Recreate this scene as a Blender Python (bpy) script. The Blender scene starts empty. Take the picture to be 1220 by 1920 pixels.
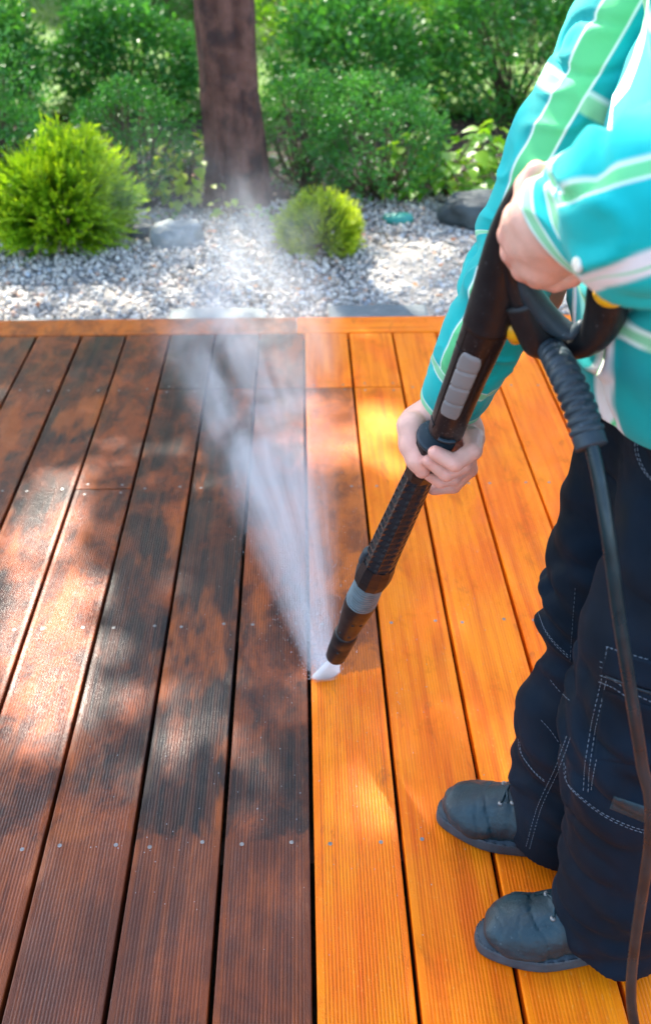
import bpy, bmesh, math, random
import numpy as np
from mathutils import Vector, Matrix
from mathutils.bvhtree import BVHTree
R = math.radians
rng = np.random.default_rng(7); random.seed(7)
sc = bpy.context.scene
COL = sc.collection

# ------------------------------------------------------------------ camera
F, CX, CY, H = 1867., 610., 960., 1.40
TH = math.atan(1268 / F); YAW = math.atan(56 / (F / math.cos(TH)))
FWD = np.array([math.sin(YAW) * math.cos(TH), math.cos(YAW) * math.cos(TH), -math.sin(TH)])
RT = np.array([math.cos(YAW), -math.sin(YAW), 0.]); UP = np.cross(RT, FWD); CAM = np.array([0, 0, H])
cam = bpy.data.cameras.new('camera'); co = bpy.data.objects.new('camera', cam); COL.objects.link(co)
co.matrix_world = Matrix(((RT[0], UP[0], -FWD[0], 0), (RT[1], UP[1], -FWD[1], 0), (RT[2], UP[2], -FWD[2], H), (0, 0, 0, 1)))
cam.sensor_fit = 'VERTICAL'; cam.sensor_height = 36.; cam.lens = 36. * F / 1920.
cam.clip_start = .05; cam.clip_end = 500
cam.dof.use_dof = True; cam.dof.focus_distance = 1.45; cam.dof.aperture_fstop = 4.5
sc.camera = co

# ------------------------------------------------------------------ sky and sun
SUN = np.array([-.27, .66, .74]); SUN /= np.linalg.norm(SUN)
el = math.asin(SUN[2]); az = math.atan2(SUN[0], SUN[1])
w = bpy.data.worlds.new('World'); sc.world = w; w.use_nodes = True
nt = w.node_tree; bg = nt.nodes['Background']
sky = nt.nodes.new('ShaderNodeTexSky'); sky.sky_type = 'NISHITA'; sky.sun_disc = False
sky.sun_elevation = el; sky.sun_rotation = az; sky.air_density = 1.0; sky.dust_density = 2.0
nt.links.new(sky.outputs[0], bg.inputs[0]); bg.inputs[1].default_value = .15
sun = bpy.data.lights.new('sun', 'SUN'); sun.energy = 4.2; sun.angle = R(.8); sun.color = (1, .93, .82)
so = bpy.data.objects.new('sun', sun); COL.objects.link(so)
so.rotation_euler = Vector(-SUN).to_track_quat('-Z', 'Y').to_euler(); so.location = (-2, 5, 6)
sc.view_settings.view_transform = 'Standard'; sc.view_settings.look = 'None'
sc.view_settings.exposure = 2.45; sc.view_settings.gamma = 1
sc.cycles.max_bounces = 8; sc.cycles.volume_bounces = 3; sc.cycles.use_denoising = True
sc.cycles.transparent_max_bounces = 8

# ------------------------------------------------------------------ helpers
def P(px, py, X=None, Y=None, Z=None):
    d = FWD + RT * (px - CX) / F - UP * (py - CY) / F
    t = (Y / d[1]) if Y is not None else ((Z - H) / d[2] if Z is not None else X / d[0])
    return CAM + d * t

def tag(o, label=None, cat=None, group=None, kind=None):
    for k, v in (('label', label), ('category', cat), ('group', group), ('kind', kind)):
        if v: o[k] = v
    return o

def empty(name, loc=(0, 0, 0)):
    o = bpy.data.objects.new(name, None); COL.objects.link(o); o.location = loc; o.empty_display_size = .05
    return o

def link(name, me, mat, parent=None, smooth=True):
    me.name = name
    if mat:
        for m in (mat if isinstance(mat, (list, tuple)) else [mat]): me.materials.append(m)
    if smooth: me.polygons.foreach_set('use_smooth', np.ones(len(me.polygons), bool))
    o = bpy.data.objects.new(name, me); COL.objects.link(o)
    if parent:
        o.parent = parent
        o.matrix_parent_inverse = Matrix.Translation(parent.location).inverted() if parent.type == 'EMPTY' else Matrix()
    return o

def mesh(name, V, Fc, mat, parent=None, smooth=True, col=None):
    """V (n,3); Fc list of faces or (m,k) array; col (n,3) colours of the surface itself"""
    me = bpy.data.meshes.new(name)
    V = np.asarray(V, float)
    if isinstance(Fc, np.ndarray):
        n, k = Fc.shape
        me.vertices.add(len(V)); me.vertices.foreach_set('co', V.astype(np.float32).ravel())
        me.loops.add(n * k); me.loops.foreach_set('vertex_index', Fc.astype(np.int32).ravel())
        me.polygons.add(n); me.polygons.foreach_set('loop_start', np.arange(0, n * k, k, dtype=np.int32))
        me.update(calc_edges=True)
    else:
        me.from_pydata([tuple(v) for v in V], [], [tuple(int(i) for i in f) for f in Fc]); me.update()
    if col is not None:
        a = me.color_attributes.new('Col', 'FLOAT_COLOR', 'POINT')
        c = np.ones((len(V), 4), np.float32); c[:, :3] = col
        a.data.foreach_set('color', c.ravel())
    me.validate()
    return link(name, me, mat, parent, smooth)

class Acc:
    """collects shapes of one mesh"""
    def __init__(s): s.V = []; s.F = []; s.n = 0
    def add(s, V, Fc):
        V = np.asarray(V, float)
        s.F += [tuple(i + s.n for i in f) for f in Fc]; s.V.append(V); s.n += len(V)
    def box(s, c, d, rot=0):
        c = np.array(c); x, y, z = np.array(d) / 2
        V = np.array([(sx * x, sy * y, sz * z) for sz in (-1, 1) for sx, sy in ((-1, -1), (1, -1), (1, 1), (-1, 1))])
        cr, sr = math.cos(rot), math.sin(rot)
        V = np.stack([V[:, 0] * cr - V[:, 1] * sr, V[:, 0] * sr + V[:, 1] * cr, V[:, 2]], 1) + c
        s.add(V, [(0, 3, 2, 1), (4, 5, 6, 7), (0, 1, 5, 4), (1, 2, 6, 5), (2, 3, 7, 6), (3, 0, 4, 7)])
    def tube(s, pts, rad, n=10, cap=True):
        V, Fc = tube(pts, rad, n, cap); s.add(V, Fc)
    def build(s, name, mat, parent=None, smooth=True):
        return mesh(name, np.concatenate(s.V), s.F, mat, parent, smooth)

def frames(pts, up=None):
    pts = np.asarray(pts, float); T = np.gradient(pts, axis=0); T /= np.linalg.norm(T, axis=1)[:, None]
    u = np.array(up if up is not None else (0, 0, 1.)); 
    if up is None and abs(T[0] @ u) > .9: u = np.array([1., 0, 0])
    N = []
    for t in T:
        u = u - t * (u @ t); u /= np.linalg.norm(u); N.append(u.copy())
    N = np.array(N); return pts, T, N, np.cross(T, N)

def tube(pts, rad, n=10, cap=True, up=None, prof=None):
    """rad: number, per-point list or (a,b) per point"""
    pts, T, N, B = frames(pts, up); m = len(pts)
    rad = np.asarray(rad, float)
    if rad.ndim == 0: rad = np.full((m, 2), float(rad))
    elif rad.ndim == 1: rad = np.stack([rad, rad], 1)
    a = np.linspace(0, 2 * math.pi, n, endpoint=False)
    V = pts[:, None] + N[:, None] * (np.cos(a)[None, :, None] * rad[:, 0, None, None]) + B[:, None] * (np.sin(a)[None, :, None] * rad[:, 1, None, None])
    if prof is not None: V = pts[:, None] + (V - pts[:, None]) * prof(m, n)[:, :, None]
    V = V.reshape(-1, 3); Fc = []
    for i in range(m - 1):
        for j in range(n):
            k = (j + 1) % n; Fc.append((i * n + j, i * n + k, (i + 1) * n + k, (i + 1) * n + j))
    if cap: Fc += [tuple(range(n))[::-1], tuple(range((m - 1) * n, m * n))]
    return V, Fc

def spline(pts, n):
    """Catmull-Rom through rows of any width"""
    pts = np.asarray(pts, float); m = len(pts)
    q = np.concatenate([[2 * pts[0] - pts[1]], pts, [2 * pts[-1] - pts[-2]]])
    out = []
    for t in np.linspace(0, m - 1, n):
        i = min(int(t), m - 2); f = t - i; a, b, c, d = q[i:i + 4]
        out.append(.5 * ((2 * b) + (c - a) * f + (2 * a - 5 * b + 4 * c - d) * f * f + (3 * b - a - 3 * c + d) * f ** 3))
    return np.array(out)

# smooth value noise for folds
_G = rng.random((32, 32, 32))
def vnoise(p):
    p = np.asarray(p); i = np.floor(p).astype(int); f = p - i; f = f * f * (3 - 2 * f); r = 0
    for a in (0, 1):
        for b in (0, 1):
            for c in (0, 1):
                wgt = (f[..., 0] if a else 1 - f[..., 0]) * (f[..., 1] if b else 1 - f[..., 1]) * (f[..., 2] if c else 1 - f[..., 2])
                r = r + wgt * _G[(i[..., 0] + a) % 32, (i[..., 1] + b) % 32, (i[..., 2] + c) % 32]
    return r * 2 - 1

def surfnet(fn, lo, hi, h):
    """mesh of the zero surface of a distance field"""
    ax = [np.arange(lo[i], hi[i] + h, h) for i in range(3)]
    G = np.stack(np.meshgrid(*ax, indexing='ij'), -1); f = fn(G)
    nx, ny, nz = f.shape; sh = (nx - 1, ny - 1, nz - 1)
    acc = np.zeros(sh + (3,)); cnt = np.zeros(sh)
    S = lambda o, arr: arr[o[0]:o[0] + sh[0], o[1]:o[1] + sh[1], o[2]:o[2] + sh[2]]
    for axi in range(3):
        e = [0, 0, 0]; e[axi] = 1; o1, o2 = [k for k in range(3) if k != axi]
        for a in (0, 1):
            for b in (0, 1):
                c0 = [0, 0, 0]; c0[o1] = a; c0[o2] = b; c1 = [c0[k] + e[k] for k in range(3)]
                f0, f1 = S(c0, f), S(c1, f); m = (f0 < 0) != (f1 < 0)
                t = np.where(m, f0 / np.where(m, f0 - f1, 1), 0)
                for k in range(3): acc[..., k] += m * (c0[k] + t * e[k])
                cnt += m
    act = cnt > 0; idx = np.full(sh, -1); idx[act] = np.arange(act.sum())
    base = np.argwhere(act); V = (base + acc[act] / cnt[act][:, None]) * h + np.array(lo)
    Fc = []
    for axi in range(3):
        e = [0, 0, 0]; e[axi] = 1; o1, o2 = [(1, 2), (2, 0), (0, 1)][axi]
        n0 = [nx, ny, nz]
        sl0 = [slice(1, n0[k] - 1) for k in range(3)]; sl0[axi] = slice(0, n0[axi] - 1)
        sl1 = list(sl0); sl1[axi] = slice(1, n0[axi])
        f0, f1 = f[tuple(sl0)], f[tuple(sl1)]
        for sgn in (0, 1):
            m = (f0 < 0) & (f1 >= 0) if sgn == 0 else (f0 >= 0) & (f1 < 0)
            q = np.argwhere(m) + np.array([0 if k == axi else 1 for k in range(3)])
            if not len(q): continue
            d1 = np.zeros(3, int); d1[o1] = 1; d2 = np.zeros(3, int); d2[o2] = 1
            A = [idx[tuple((q - s).T)] for s in (d1 + d2, d2, 0 * d1, d1)]
            if sgn: A = A[::-1]
            Fc.append(np.stack(A, 1))
    return V, np.concatenate(Fc)

def smin(a, b, k):
    h = np.clip(.5 + .5 * (b - a) / k, 0, 1); return b * (1 - h) + a * h - k * h * (1 - h)

def cone(p, a, b, ra, rb):
    a, b = np.array(a), np.array(b); ab = b - a
    t = np.clip(((p - a) @ ab) / (ab @ ab + 1e-12), 0, 1)
    return np.linalg.norm(p - a - t[..., None] * ab, axis=-1) - (ra + (rb - ra) * t)

def ellip(p, c, r, M=None):
    q = p - np.array(c)
    if M is not None: q = q @ M
    r = np.array(r); k = np.linalg.norm(q / r, axis=-1); return (k - 1) * r.min()

def chain(pts):  # list of (xyz, r)
    return [(pts[i][0], pts[i + 1][0], pts[i][1], pts[i + 1][1]) for i in range(len(pts) - 1)]

# ------------------------------------------------------------------ materials
def newmat(name):
    m = bpy.data.materials.new(name); m.use_nodes = True; n = m.node_tree; n.nodes.clear()
    out = n.nodes.new('ShaderNodeOutputMaterial'); return m, n, out

class NT:
    def __init__(s, nt): s.t = nt
    def n(s, typ, props=None, **inp):
        x = s.t.nodes.new(typ)
        for k, v in (props or {}).items(): setattr(x, k, v)
        for k, v in inp.items():
            k = k.replace('_', ' ')
            s.set(x.inputs[int(k)] if k.isdigit() else x.inputs[k], v)
        return x
    def set(s, sock, v):
        if isinstance(v, bpy.types.NodeSocket): s.t.links.new(v, sock)
        elif isinstance(v, bpy.types.Node): s.t.links.new(v.outputs[0], sock)
        else: sock.default_value = (tuple(v) + (1,)) if isinstance(v, tuple) and len(v) == 3 and sock.type == 'RGBA' else v
    def math(s, op, a, b=None, c=None, clamp=False):
        x = s.t.nodes.new('ShaderNodeMath'); x.operation = op; x.use_clamp = clamp
        for i, v in enumerate((a, b, c)):
            if v is not None: s.set(x.inputs[i], v)
        return x.outputs[0]
    def mix(s, f, a, b, typ='MIX'):
        x = s.t.nodes.new('ShaderNodeMix'); x.data_type = 'RGBA'; x.blend_type = typ
        s.set(x.inputs[0], f); s.set(x.inputs[6], a); s.set(x.inputs[7], b); return x.outputs[2]
    def noise(s, vec, scale, detail=4, rough=.55, dist=0.):
        x = s.n('ShaderNodeTexNoise', None, Scale=scale, Detail=detail, Roughness=rough, Distortion=dist)
        if vec is not None: s.set(x.inputs['Vector'], vec)
        return x.outputs[0]
    def step(s, v, lo, hi, a=0., b=1.):
        x = s.n('ShaderNodeMapRange', {'interpolation_type': 'SMOOTHSTEP'}); s.set(x.inputs[0], v)
        for i, q in ((1, lo), (2, hi), (3, a), (4, b)): s.set(x.inputs[i], q)
        return x.outputs[0]
    def scale(s, vec, sx, sy, sz, off=(0, 0, 0)):
        x = s.n('ShaderNodeMapping'); s.set(x.inputs[0], vec); x.inputs['Scale'].default_value = (sx, sy, sz)
        x.inputs['Location'].default_value = off; return x.outputs[0]

def simple(name, col, rough=.5, spec=.5, var=.15, vs=40., bump=.0, bs=200., bd=.001, metal=0., sheen=0., coat=0., sss=0., colattr=False, noise2=None):
    m, n, out = newmat(name); T = NT(n)
    tc = T.n('ShaderNodeTexCoord').outputs['Object']
    base = T.n('ShaderNodeAttribute', {'attribute_name': 'Col'}).outputs[0] if colattr else col
    nz = T.noise(tc, vs, 4)
    c = T.mix(T.step(nz, .3, .7), T.mix(1., base, (1 - var,) * 3, 'MULTIPLY'), T.mix(1., base, (1 + var,) * 3, 'MULTIPLY'))
    if noise2: c = T.mix(T.step(T.noise(tc, noise2[0], 5), noise2[1], noise2[2]), c, noise2[3])
    b = T.n('ShaderNodeBsdfPrincipled'); T.set(b.inputs['Base Color'], c)
    T.set(b.inputs['Roughness'], T.step(T.noise(tc, vs * 1.7, 3), .3, .7, max(.02, rough - .08), min(1, rough + .08)))
    b.inputs['Specular IOR Level'].default_value = spec; b.inputs['Metallic'].default_value = metal
    b.inputs['Coat Weight'].default_value = coat; b.inputs['Sheen Weight'].default_value = sheen
    if sss:
        b.inputs['Subsurface Weight'].default_value = sss; b.inputs['Subsurface Radius'].default_value = (.01, .004, .002); b.inputs['Subsurface Scale'].default_value = .6
    if bump:
        bp = T.n('ShaderNodeBump', None, Strength=bump, Distance=bd, Height=T.noise(tc, bs, 5, .65)); T.set(b.inputs['Normal'], bp)
    T.set(out.inputs[0], b); return m

def leafmat(name, c1, c2, rough=.5, trans=.35):
    m, n, out = newmat(name); T = NT(n)
    a = T.n('ShaderNodeAttribute', {'attribute_name': 'Col'}).outputs[0]
    sep = T.n('ShaderNodeSeparateColor'); T.set(sep.inputs[0], a)
    c = T.mix(sep.outputs[0], c1, c2)
    b = T.n('ShaderNodeBsdfPrincipled'); T.set(b.inputs['Base Color'], c); b.inputs['Roughness'].default_value = rough
    b.inputs['Specular IOR Level'].default_value = .35
    tr = T.n('ShaderNodeBsdfTranslucent'); T.set(tr.inputs[0], T.mix(1., c, (1.5, 1.5, .8), 'MULTIPLY'))
    mx = T.n('ShaderNodeMixShader'); mx.inputs[0].default_value = trans; T.set(mx.inputs[1], b); T.set(mx.inputs[2], tr)
    T.set(out.inputs[0], mx); return m

def wood(name, seed, k, mode, tone=.5, lo=-99., hi=99., red=.5, edge=False):
    """deck board: cleaned orange timber where y<lo or y>hi (or everywhere), weathered elsewhere"""
    m, n, out = newmat(name); T = NT(n)
    tc = T.n('ShaderNodeTexCoord').outputs['Object']
    sx = T.n('ShaderNodeSeparateXYZ'); T.set(sx.inputs[0], tc); X, Y = sx.outputs[0], sx.outputs[1]
    o = (seed * 3.7, seed * 1.3, seed)
    if edge: g1 = T.noise(T.scale(tc, 2.5, 60, 1, o), 1, 6, .6, .4)
    else: g1 = T.noise(T.scale(tc, 60, 2.5, 1, o), 1, 6, .6, .4)
    big = T.noise(T.scale(tc, 5, 3, 1, o), 1, 5, .6, .3)
    mid = T.noise(T.scale(tc, 16, 9, 1, o), 1, 6, .7, .5)
    fine = T.noise(T.scale(tc, 240, 120, 1, o), 1, 4, .6)
    clean = T.mix(T.step(g1, .35, .68), (.92, .245, .002), (.74, .150, .0015))
    clean = T.mix(T.step(big, .42, .62), clean, T.mix(1., clean, (1.0, .80, .55), 'MULTIPLY'))
    clean = T.mix(T.math('MULTIPLY', T.step(mid, .54, .74), .45), clean, (.40, .088, .006))
    clean = T.mix(T.math('MULTIPLY', T.step(g1, .62, .74), .32), clean, (.36, .07, .006))
    clean = T.mix(T.math('MULTIPLY', T.step(T.noise(T.scale(tc, 22, 5, 1, (seed, 3, 3)), 1, 5, .65, 1.2), .60, .72), .55), clean, (.36, .07, .006))
    clean = T.mix(T.math('MULTIPLY', T.step(fine, .60, .74), .35), clean, (.95, .50, .12))
    clean = T.mix(1., clean, tuple(np.array((1, .93, .9)) * (1.08 - .22 * tone)), 'MULTIPLY')
    d1 = T.mix(T.step(mid, .38, .62), (.25, .046, .006), (.052, .010, .003))
    d2 = T.mix(T.step(mid, .35, .6), (.020, .009, .005), (.006, .004, .004))
    dirty = T.mix(T.step(big, .36 + .3 * (1 - red) - .18, .62 - .2 * red + .14), d2, d1) if red < 1 else d1
    dirty = T.mix(T.step(T.noise(T.scale(tc, 5, 3, 1, o), 1, 5, .6, .3), .40 + .22 * red - .08, .52 + .22 * red), d1, d2)
    dirty = T.mix(T.math('MULTIPLY', T.step(g1, .42, .68), .35), dirty, (.18, .042, .011))
    dirty = T.mix(T.math('MULTIPLY', T.step(T.noise(T.scale(tc, 9, 2.2, 1, (seed, 7, 2)), 1, 4, .6), .53, .66), .6), dirty, (.42, .088, .009))
    dirty = T.mix(T.math('MULTIPLY', T.step(fine, .55, .75), .5), dirty, (.02, .014, .012))
    if mode == 'clean': c = clean; wet = .0
    elif mode == 'dirty':
        c = dirty
        strip = T.step(T.math('ADD', Y, T.math('MULTIPLY', T.math('SUBTRACT', mid, .5), .12)), 1.085, 1.105, 1., 0.)
        c = T.mix(T.math('MULTIPLY', strip, .6), c, T.mix(T.step(g1, .35, .6), (.27, .056, .009), (.10, .020, .006)))
    else:
        half = T.mix(T.step(mid, .40, .62), (.50, .115, .012), (.21, .052, .013))
        half = T.mix(T.math('MULTIPLY', T.step(big, .45, .65), .6), half, (.27, .06, .011))
        jag = T.math('ADD', T.math('SUBTRACT', Y, T.math('MULTIPLY', X, .22)), T.math('MULTIPLY', T.math('SUBTRACT', T.noise(T.scale(tc, 120, 14, 1, o), 1, 3), .5), .025))
        a = T.step(jag, lo - .004, lo + .004, 1., 0.); b = T.step(Y, hi, hi + .004, 0., 1.)
        c = T.mix(T.math('MAXIMUM', a, b), half, clean)
    ax = Y if edge else X
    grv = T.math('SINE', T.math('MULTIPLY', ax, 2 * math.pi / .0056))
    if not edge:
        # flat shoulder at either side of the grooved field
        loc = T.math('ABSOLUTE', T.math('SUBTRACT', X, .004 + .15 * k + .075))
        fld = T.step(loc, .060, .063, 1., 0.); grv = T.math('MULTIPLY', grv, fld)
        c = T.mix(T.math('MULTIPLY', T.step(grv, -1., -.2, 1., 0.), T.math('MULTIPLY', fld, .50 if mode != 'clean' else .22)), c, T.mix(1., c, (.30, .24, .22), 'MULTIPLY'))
    b = T.n('ShaderNodeBsdfPrincipled'); T.set(b.inputs['Base Color'], c)
    T.set(b.inputs['Roughness'], T.step(T.noise(T.scale(tc, 14, 6, 1, o), 1, 5), .3, .7, .34, .56) if mode != 'clean' else T.step(mid, .3, .7, .42, .62))
    b.inputs['Specular IOR Level'].default_value = {'clean': .16, 'half': .2, 'dirty': .26}[mode]
    sp = T.noise(T.scale(tc, 420, 260, 1, o), 1, 2, .5)
    hgt = T.math('ADD', T.math('MULTIPLY', grv, 0. if edge else .5), T.math('ADD', T.math('MULTIPLY', sp, 1.5 if mode != 'clean' else .9), T.math('MULTIPLY', g1, .5)))
    bp = T.n('ShaderNodeBump', None, Strength=.8 if mode != 'clean' else .4, Distance=.0011, Height=hgt); T.set(b.inputs['Normal'], bp)
    if mode == 'dirty': b.inputs['Coat Weight'].default_value = .12; b.inputs['Coat Roughness'].default_value = .25; b.inputs['Coat IOR'].default_value = 1.45; T.set(b.inputs['Coat Normal'], bp)
    T.set(out.inputs[0], b); return m

BLACK = simple('black_plastic', (.008, .008, .009), .45, .35, .35, 25, .25, 900, .0006, noise2=(300, .66, .74, (.10, .10, .11)))
BROWNBLK = simple('worn_black_plastic', (.0085, .0065, .0065), .36, .4, .35, 14, .2, 500, .0005, noise2=(420, .60, .70, (.10, .085, .075)))
RUB = simple('blue_grey_rubber', (.020, .034, .043), .5, .35, .2, 30, .25, 700, .0006, noise2=(240, .68, .74, (.22, .27, .3)))
GREYP = simple('grey_soft_grip', (.20, .185, .175), .6, .35, .08, 20, .2, 800, .0005)
TEALP = simple('ribbed_grey_rubber', (.10, .15, .165), .45, .5, .2, 60, .2, 500, .0005)
YEL = simple('yellow_plastic', (.80, .42, .01), .4, .5, .06, 30)
HOSE = simple('hose_rubber', (.004, .017, .021), .34, .4, .3, 30, .15, 600, .0004)
SKIN = simple('skin', (.80, .49, .38), .46, .4, .06, 55, .7, 230, .0009, sss=.08, colattr=True)
NAIL = simple('nail', (.68, .42, .35), .3, .5, .05, 40)
NAVY = simple('navy_work_cloth', (.0010, .0062, .0135), .85, .2, .35, 9, .5, 700, .0009, sheen=.0, noise2=(6, .60, .78, (.004, .008, .011)))
STITCH = simple('pale_thread', (.20, .24, .28), .8, .2, .1, 90)
SHIRT = simple('shirt_cotton', (.1, .5, .5), .78, .25, .05, 12, .35, 900, .0006, sheen=.1, colattr=True)
LEATHER = simple('boot_leather', (.010, .030, .038), .42, .35, .35, 22, .8, 140, .0018, noise2=(110, .66, .74, (.07, .11, .12)))
SOLE = simple('boot_sole', (.035, .05, .06), .6, .4, .2, 40, .3, 200, .001)
METAL = simple('zinc_screw', (.22, .22, .21), .45, .5, .3, 90, metal=.5)
BUTTON = simple('button_pearl', (.72, .68, .58), .3, .5, .1, 60)
HAIR = simple('dark_hair', (.035, .02, .012), .5, .4, .3, 90, .6, 300, .002)
SOIL = simple('dark_soil', (.05, .034, .026), .9, .2, .4, 14, .8, 60, .03)
ROCK = simple('grey_stone', (.19, .21, .205), .8, .3, .25, 9, .8, 40, .012, noise2=(16, .55, .68, (.30, .32, .31)))
SLAB = simple('slate_slab', (.15, .17, .165), .8, .3, .15, 12, .6, 50, .008, noise2=(10, .55, .66, (.22, .225, .215)))
DROCK = simple('dark_slate', (.055, .068, .068), .7, .3, .3, 9, .7, 40, .012)
JOIST = simple('joist_timber', (.03, .018, .012), .9, .2, .3, 30)
LID = simple('teal_plastic', (.02, .22, .17), .4, .5, .1, 30)
EYE = simple('eye_white', (.7, .7, .68), .2, .5, .02, 30)

# ------------------------------------------------------------------ ground
def sheet(name, x0, x1, y0, y1, z, mat, nx=2, ny=2, amp=0.):
    xs = np.linspace(x0, x1, nx); ys = np.linspace(y0, y1, ny)
    V = np.array([(x, y, z) for y in ys for x in xs])
    if amp: V[:, 2] += vnoise(V * 1.3) * amp
    Fc = [(j * nx + i, j * nx + i + 1, (j + 1) * nx + i + 1, (j + 1) * nx + i) for j in range(ny - 1) for i in range(nx - 1)]
    return mesh(name, V, Fc, mat)
tag(sheet('ground', -60, 60, -30, 120, -.16, SOIL), kind='structure')
tag(sheet('garden_soil', -6, 6, 3.30, 14, -.075, SOIL, 60, 60, .015), kind='structure')
mg, n_, out_ = newmat('lawn_green'); T = NT(n_); tc = T.n('ShaderNodeTexCoord').outputs['Object']
bb = T.n('ShaderNodeBsdfPrincipled'); bb.inputs['Roughness'].default_value = .8
T.set(bb.inputs['Base Color'], T.mix(T.step(T.noise(tc, 7, 6), .35, .65), (.10, .19, .02), (.05, .11, .015)))
T.set(bb.inputs['Normal'], T.n('ShaderNodeBump', None, Strength=1., Distance=.03, Height=T.noise(tc, 60, 5))); T.set(out_.inputs[0], bb)
tag(sheet('gravel_bed', -3.2, 3.2, 3.285, 4.75, -.060, simple('stone_dust', (.24, .23, .21), .9, .2, .4, 60, .6, 150, .01), 60, 30, .008), kind='structure')
tag(sheet('lawn', -14, 14, 6.6, 40, -.03, mg, 40, 40, .02), kind='structure')

# ------------------------------------------------------------------ deck
deck = tag(empty('wooden_deck', (0, 1.5, 0)), 'grooved timber deck, dark and weathered on the left and washed orange on the right', 'deck')
JOINT = {-9: 1.634, -7: 1.634, -4: 2.181, -3: 2.74, -2: 2.74, -1: 2.74, 0: 2.74, 1: 2.74, 3: 2.74, 5: 2.18, 7: 1.634}
def board(k, y0, y1, mat, label):
    wv = .1425; x0 = .004 + .15 * k + .004 + random.uniform(-.0006, .0006); dz = random.uniform(-.0007, .0007); e = .0025
    pr = [(0, -.027), (0, -e), (e * .3, -e * .3), (e, 0), (wv - e, 0), (wv - e * .3, -e * .3), (wv, -e), (wv, -.027)]
    V = [(x0 + a, y, b + dz) for y in (y0, y1) for a, b in pr]; n = len(pr)
    Fc = [(i, i + 1, n + i + 1, n + i) for i in range(n - 1)] + [(n - 1, 0, n, 2 * n - 1), tuple(range(n))[::-1], tuple(range(n, 2 * n))]
    o = mesh('board', V, Fc, mat, deck, smooth=False)
    if label: o['label'] = label
    return o, x0, dz
SCREWY = [.52, 1.075, 1.634, 2.181, 2.74]
def screw(x, y, z, par):
    a = Acc(); n = 12; r = .0036
    ring = lambda rr, zz: [(x + rr * math.cos(i * 2 * math.pi / n), y + rr * math.sin(i * 2 * math.pi / n), zz) for i in range(n)]
    V = ring(r, z + .0002) + ring(r, z + .0007) + ring(r * .5, z + .0009) + ring(r * .42, z + .0001) + [(x, y, z + .0001)]
    Fc = [(q * n + i, q * n + (i + 1) % n, (q + 1) * n + (i + 1) % n, (q + 1) * n + i) for q in range(3) for i in range(n)] + [(3 * n + i, 3 * n + (i + 1) % n, 4 * n) for i in range(n)]
    a.add(V, Fc); a.build('screw', METAL, par, False)
reds = {-9: .5, -8: .3, -7: .35, -6: .85, -5: .35, -4: .8, -3: .45, -2: .05, -1: .38}
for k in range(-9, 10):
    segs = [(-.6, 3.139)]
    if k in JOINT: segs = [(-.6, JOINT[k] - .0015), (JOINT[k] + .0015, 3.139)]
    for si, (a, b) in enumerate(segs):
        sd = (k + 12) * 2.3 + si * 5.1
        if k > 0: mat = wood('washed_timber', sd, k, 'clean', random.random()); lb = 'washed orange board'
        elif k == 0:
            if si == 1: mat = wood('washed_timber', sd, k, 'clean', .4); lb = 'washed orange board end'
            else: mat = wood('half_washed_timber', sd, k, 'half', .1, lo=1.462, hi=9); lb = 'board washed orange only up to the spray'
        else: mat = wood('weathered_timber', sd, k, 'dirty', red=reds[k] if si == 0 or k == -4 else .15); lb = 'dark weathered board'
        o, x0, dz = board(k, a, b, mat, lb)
        for y in SCREWY:
            if not (a < y < b) and not (abs(y - b) < .01 or abs(y - a) < .01): continue
            yy = y
            if abs(y - b) < .01: yy = y - .02
            if abs(y - a) < .01: yy = y + .02
            for xx in (.028, .116):
                q = np.array([x0 + xx, yy, 0]) - CAM; dd = q @ FWD
                u, v = CX + F * (q @ RT) / dd, CY - F * (q @ UP) / dd
                if -10 < u < 1000 + (yy > 1.2) * 120 and v < 1950: screw(x0 + xx + random.uniform(-.004, .004), yy + random.uniform(-.006, .006), dz, o)
for x0, x1, mode, lb in ((-3, -.022, 'dirty', 'reddish brown edge board'), (-.019, 3, 'clean', 'washed orange edge board')):
    a = Acc(); a.box(((x0 + x1) / 2, 3.2115, -.0125), (x1 - x0, .131, .029))
    o = a.build('edge_board', wood('edge_timber', 91 if mode == 'clean' else 95, 0, 'half' if mode == 'dirty' else 'clean', .2, lo=-9, hi=99, edge=True), deck, False); o['label'] = lb
    bv = o.modifiers.new('bevel', 'BEVEL'); bv.width = .003; bv.segments = 2
a = Acc()
for y in SCREWY + [3.1, -.05]: a.box((0, y, -.0775), (2.9, .045, .099))
a.build('joist', JOIST, deck, False)

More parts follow.
